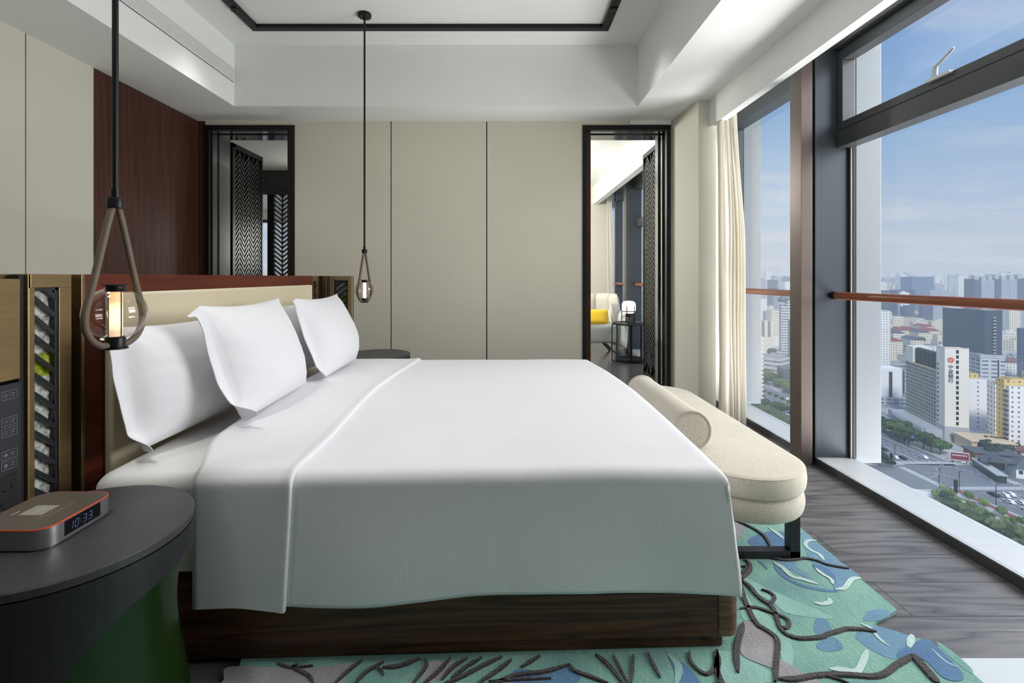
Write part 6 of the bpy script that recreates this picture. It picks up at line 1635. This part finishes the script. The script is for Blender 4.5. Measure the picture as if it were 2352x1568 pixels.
rowtrees([(199, 256, 0.9), (202, 262, 0.85), (196, 262, 0.9), (203, 254, 0.5)], 'dark tree at the near left corner of the crossing', 'corner trees', 'b', (4, 5))
P_ = [(x, y, rnd.uniform(0.7, 1.0)) for x, y in ((272, 272), (278, 268), (283, 280), (290, 276), (266, 262), (300, 290), (318, 305), (322, 296), (330, 312), (306, 300))]
rowtrees(P_, 'dark green tree among the buildings right of the bank', 'trees behind the low restaurants', 'b', (4, 5))
P_ = []
for k in range(70):
    px = rnd.uniform(2160, 2360); yl = 1052 + 0.533 * (px - 1955); c = G(px, yl - rnd.uniform(2, 34) * (0.4 + 0.6 * (px - 2130) / 230)); P_.append((c.x, c.y, rnd.uniform(0.22, 0.46)))
rowtrees(P_, 'bushy park shrub seen over the window sill', 'park shrubs', 'a', (1, 3)); 
P_ = [(c.x, c.y, rnd.uniform(0.28, 0.44)) for c in [G(px, 1052 + 0.533 * (px - 1955) - rnd.uniform(8, 46)) for px in [2150 + k * 16 for k in range(13)]]]
rowtrees(P_, 'slender light green park tree', 'slender park trees', 'c', (6, 7))
P_ = [(209 + rnd.uniform(-0.5, 0.5), 150 + k * 7.5, rnd.uniform(0.3, 0.45)) for k in range(10)] + [(253.5, 168 + k * 8, 0.36) for k in range(8)]
rowtrees(P_, 'young pale green tree along the near avenue', 'young avenue trees', 'c', (6, 7))
for k in range(26):
    px = rnd.choice((rnd.uniform(2030, 2165), rnd.uniform(2303, 2350), rnd.uniform(1745, 1790))); py = rnd.uniform(735, 860); c = G(px, py)
    if clear(c, 5): tree(2, c.x, c.y, rnd.uniform(0.9, 1.6), 'green tree clump among the mid-distance blocks', 'mid-distance trees', 'b')

# --- vehicles, poles
def carmesh(mt, L_=4.5, W=1.8, H=1.45):
    b = MB(); prof = [(-L_/2, 0.3), (-L_/2, 0.8), (-L_ * 0.36, 0.92), (-L_ * 0.26, H), (L_ * 0.14, H), (L_ * 0.27, 0.95), (L_/2, 0.78), (L_/2, 0.3)]
    b.slab([(-W/2, y, z) for y, z in prof], (W, 0, 0), 0)
    b.slab([(-W/2 - 0.01, y, z) for y, z in ((-L_ * 0.33, 0.95), (-L_ * 0.25, H - 0.08), (L_ * 0.13, H - 0.08), (L_ * 0.24, 0.95))], (W + 0.02, 0, 0), 1)
    for y in (-L_ * 0.31, L_ * 0.31): b.tube([(-W/2 - 0.02, y, 0.33), (W/2 + 0.02, y, 0.33)], 0.33, 12, 2)
    me = bpy.data.meshes.new('car_mesh'); me.from_pydata(b.v, [], b.f)
    for x in (mt, M['screen'], M['gasket']): me.materials.append(x)
    me.polygons.foreach_set('material_index', b.m); me.update(); return me
M['car_white'] = plain('white_car_paint', srgb(232, 234, 236), 0.25); M['car_dark'] = plain('dark_car_paint', srgb(40, 44, 50), 0.2); M['car_red'] = plain('red_car_paint', srgb(160, 44, 48), 0.25)
cm_ = {'w': carmesh(M['car_white']), 'd': carmesh(M['car_dark']), 'r': carmesh(M['car_red'])}
def car(x, y, k, rot=0, label=None, group=None):
    o = bpy.data.objects.new('car', cm_[k]); COL.objects.link(o); o.location = (x, y, GZ + 0.08); o.rotation_euler = (0, 0, math.radians(rot)); tag(o, label, 'car', group)
car(222.5, 287, 'r', 0, 'red car driving on the avenue'); car(219.5, 279, 'd', 0, 'dark car on the avenue left of the median'); car(216, 267, 'w', 0, 'white car waiting at the stop line beside the dark car')
car(219.4, 266, 'd', 0, 'dark car waiting at the stop line'); car(232, 267, 'w', 0, 'white car leaving the crossing up the avenue')
for i, (x, y) in enumerate(((224, 221), (228, 220), (232, 221.5), (224, 214), (228, 213), (232, 213.5), (224, 206.5), (228, 206), (232, 205), (228, 199), (232, 197), (224, 199), (236.5, 217))):
    if i == 0: car(x, y, 'd', 0, 'dark van first in the queue at the near stop line')
    else: car(x, y, 'w', 0, 'white car in the queue at the near side of the crossing', 'queued white cars')
for i, (x, y) in enumerate(((243, 262), (246, 261), (247.5, 259))): car(x, y, 'w', 80, 'white car turning on the far right of the crossing', 'turning white cars')
car(231, 395, 'w', 0, 'white car on the avenue in the narrow window')
t = thing('city_bus', 'white and green bus at the right edge of the window', 'bus', (236.6, 205, GZ + 0.1)); b = MB(); b.box(-1.25, 1.25, -5.5, 5.5, 0.5, 3.2); b.build('body', M['car_white'], t, bevel=0.2); b = MB(); b.box(-1.28, 1.28, -5.2, 5.52, 1.6, 2.6); b.build('windows', M['screen'], t); b = MB(); b.box(-1.29, 1.29, -5.4, 5.3, 0.6, 1.1); b.build('green_skirt', M['green_lacquer'], t)
b = MB()
for s_ in (-1, 1):
    for yy in (-3.6, 3.4): b.tube([(s_ * 1.1, yy, 0.45), (s_ * 1.3, yy, 0.45)], 0.45, 14)
b.build('wheels', M['gasket'], t)
def pole(x, y, h, label, kind=0, group=None):
    t = thing('street_lamp' if kind == 0 else 'traffic_sign' if kind == 1 else 'totem', label, 'street lamp' if kind == 0 else 'sign' if kind == 1 else 'totem', (x, y, GZ), 0, group)
    b = MB()
    if kind == 2: b.box(-0.5, 0.5, -0.5, 0.5, 0, h); b.build('column', M['lattice'], t); return
    b.tube([(0, 0, 0), (0, 0, h)], 0.13, 8); b.build('mast', M['black_metal'], t)
    if kind == 0: b = MB(); b.bar((0, 0, h), (1.6, 0, h + 0.2), 0.25, 0.12); b.build('lamp_arm', M['black_metal'], t)
    else: b = MB(); b.bar((0, 0, h - 0.6), (3.2, 0, h - 0.6), 0.12, 0.12); b.box(1.6, 3.6, -0.06, 0.06, h - 1.5, h); b.build('sign_board', M['sign_blue'], t)
M['sign_blue'] = plain('blue_road_sign', srgb(66, 128, 186), 0.5)
for x, y, h in ((212, 262, 9), (209, 232, 8), (213, 226, 9), (250, 226, 9), (252, 200, 9), (216.5, 200, 9), (216, 212, 9), (246, 245, 8)): pole(x, y, h, 'slim dark street lamp near the crossing', 0, 'street lamps')
pole(237, 283, 7, 'blue road sign on the avenue in front of the trees', 1); pole(212, 196, 5, 'small blue sign beside the queued cars', 1)
for i, (x, y, h, lab) in enumerate(((209.5, 224, 6, 'dark brown totem at the near corner of the crossing'), (211, 194, 8, 'large dark brown totem beside the queued cars'), (207, 258, 6, 'dark totem at the far left corner of the crossing'))): pole(x, y, h, lab, 2)
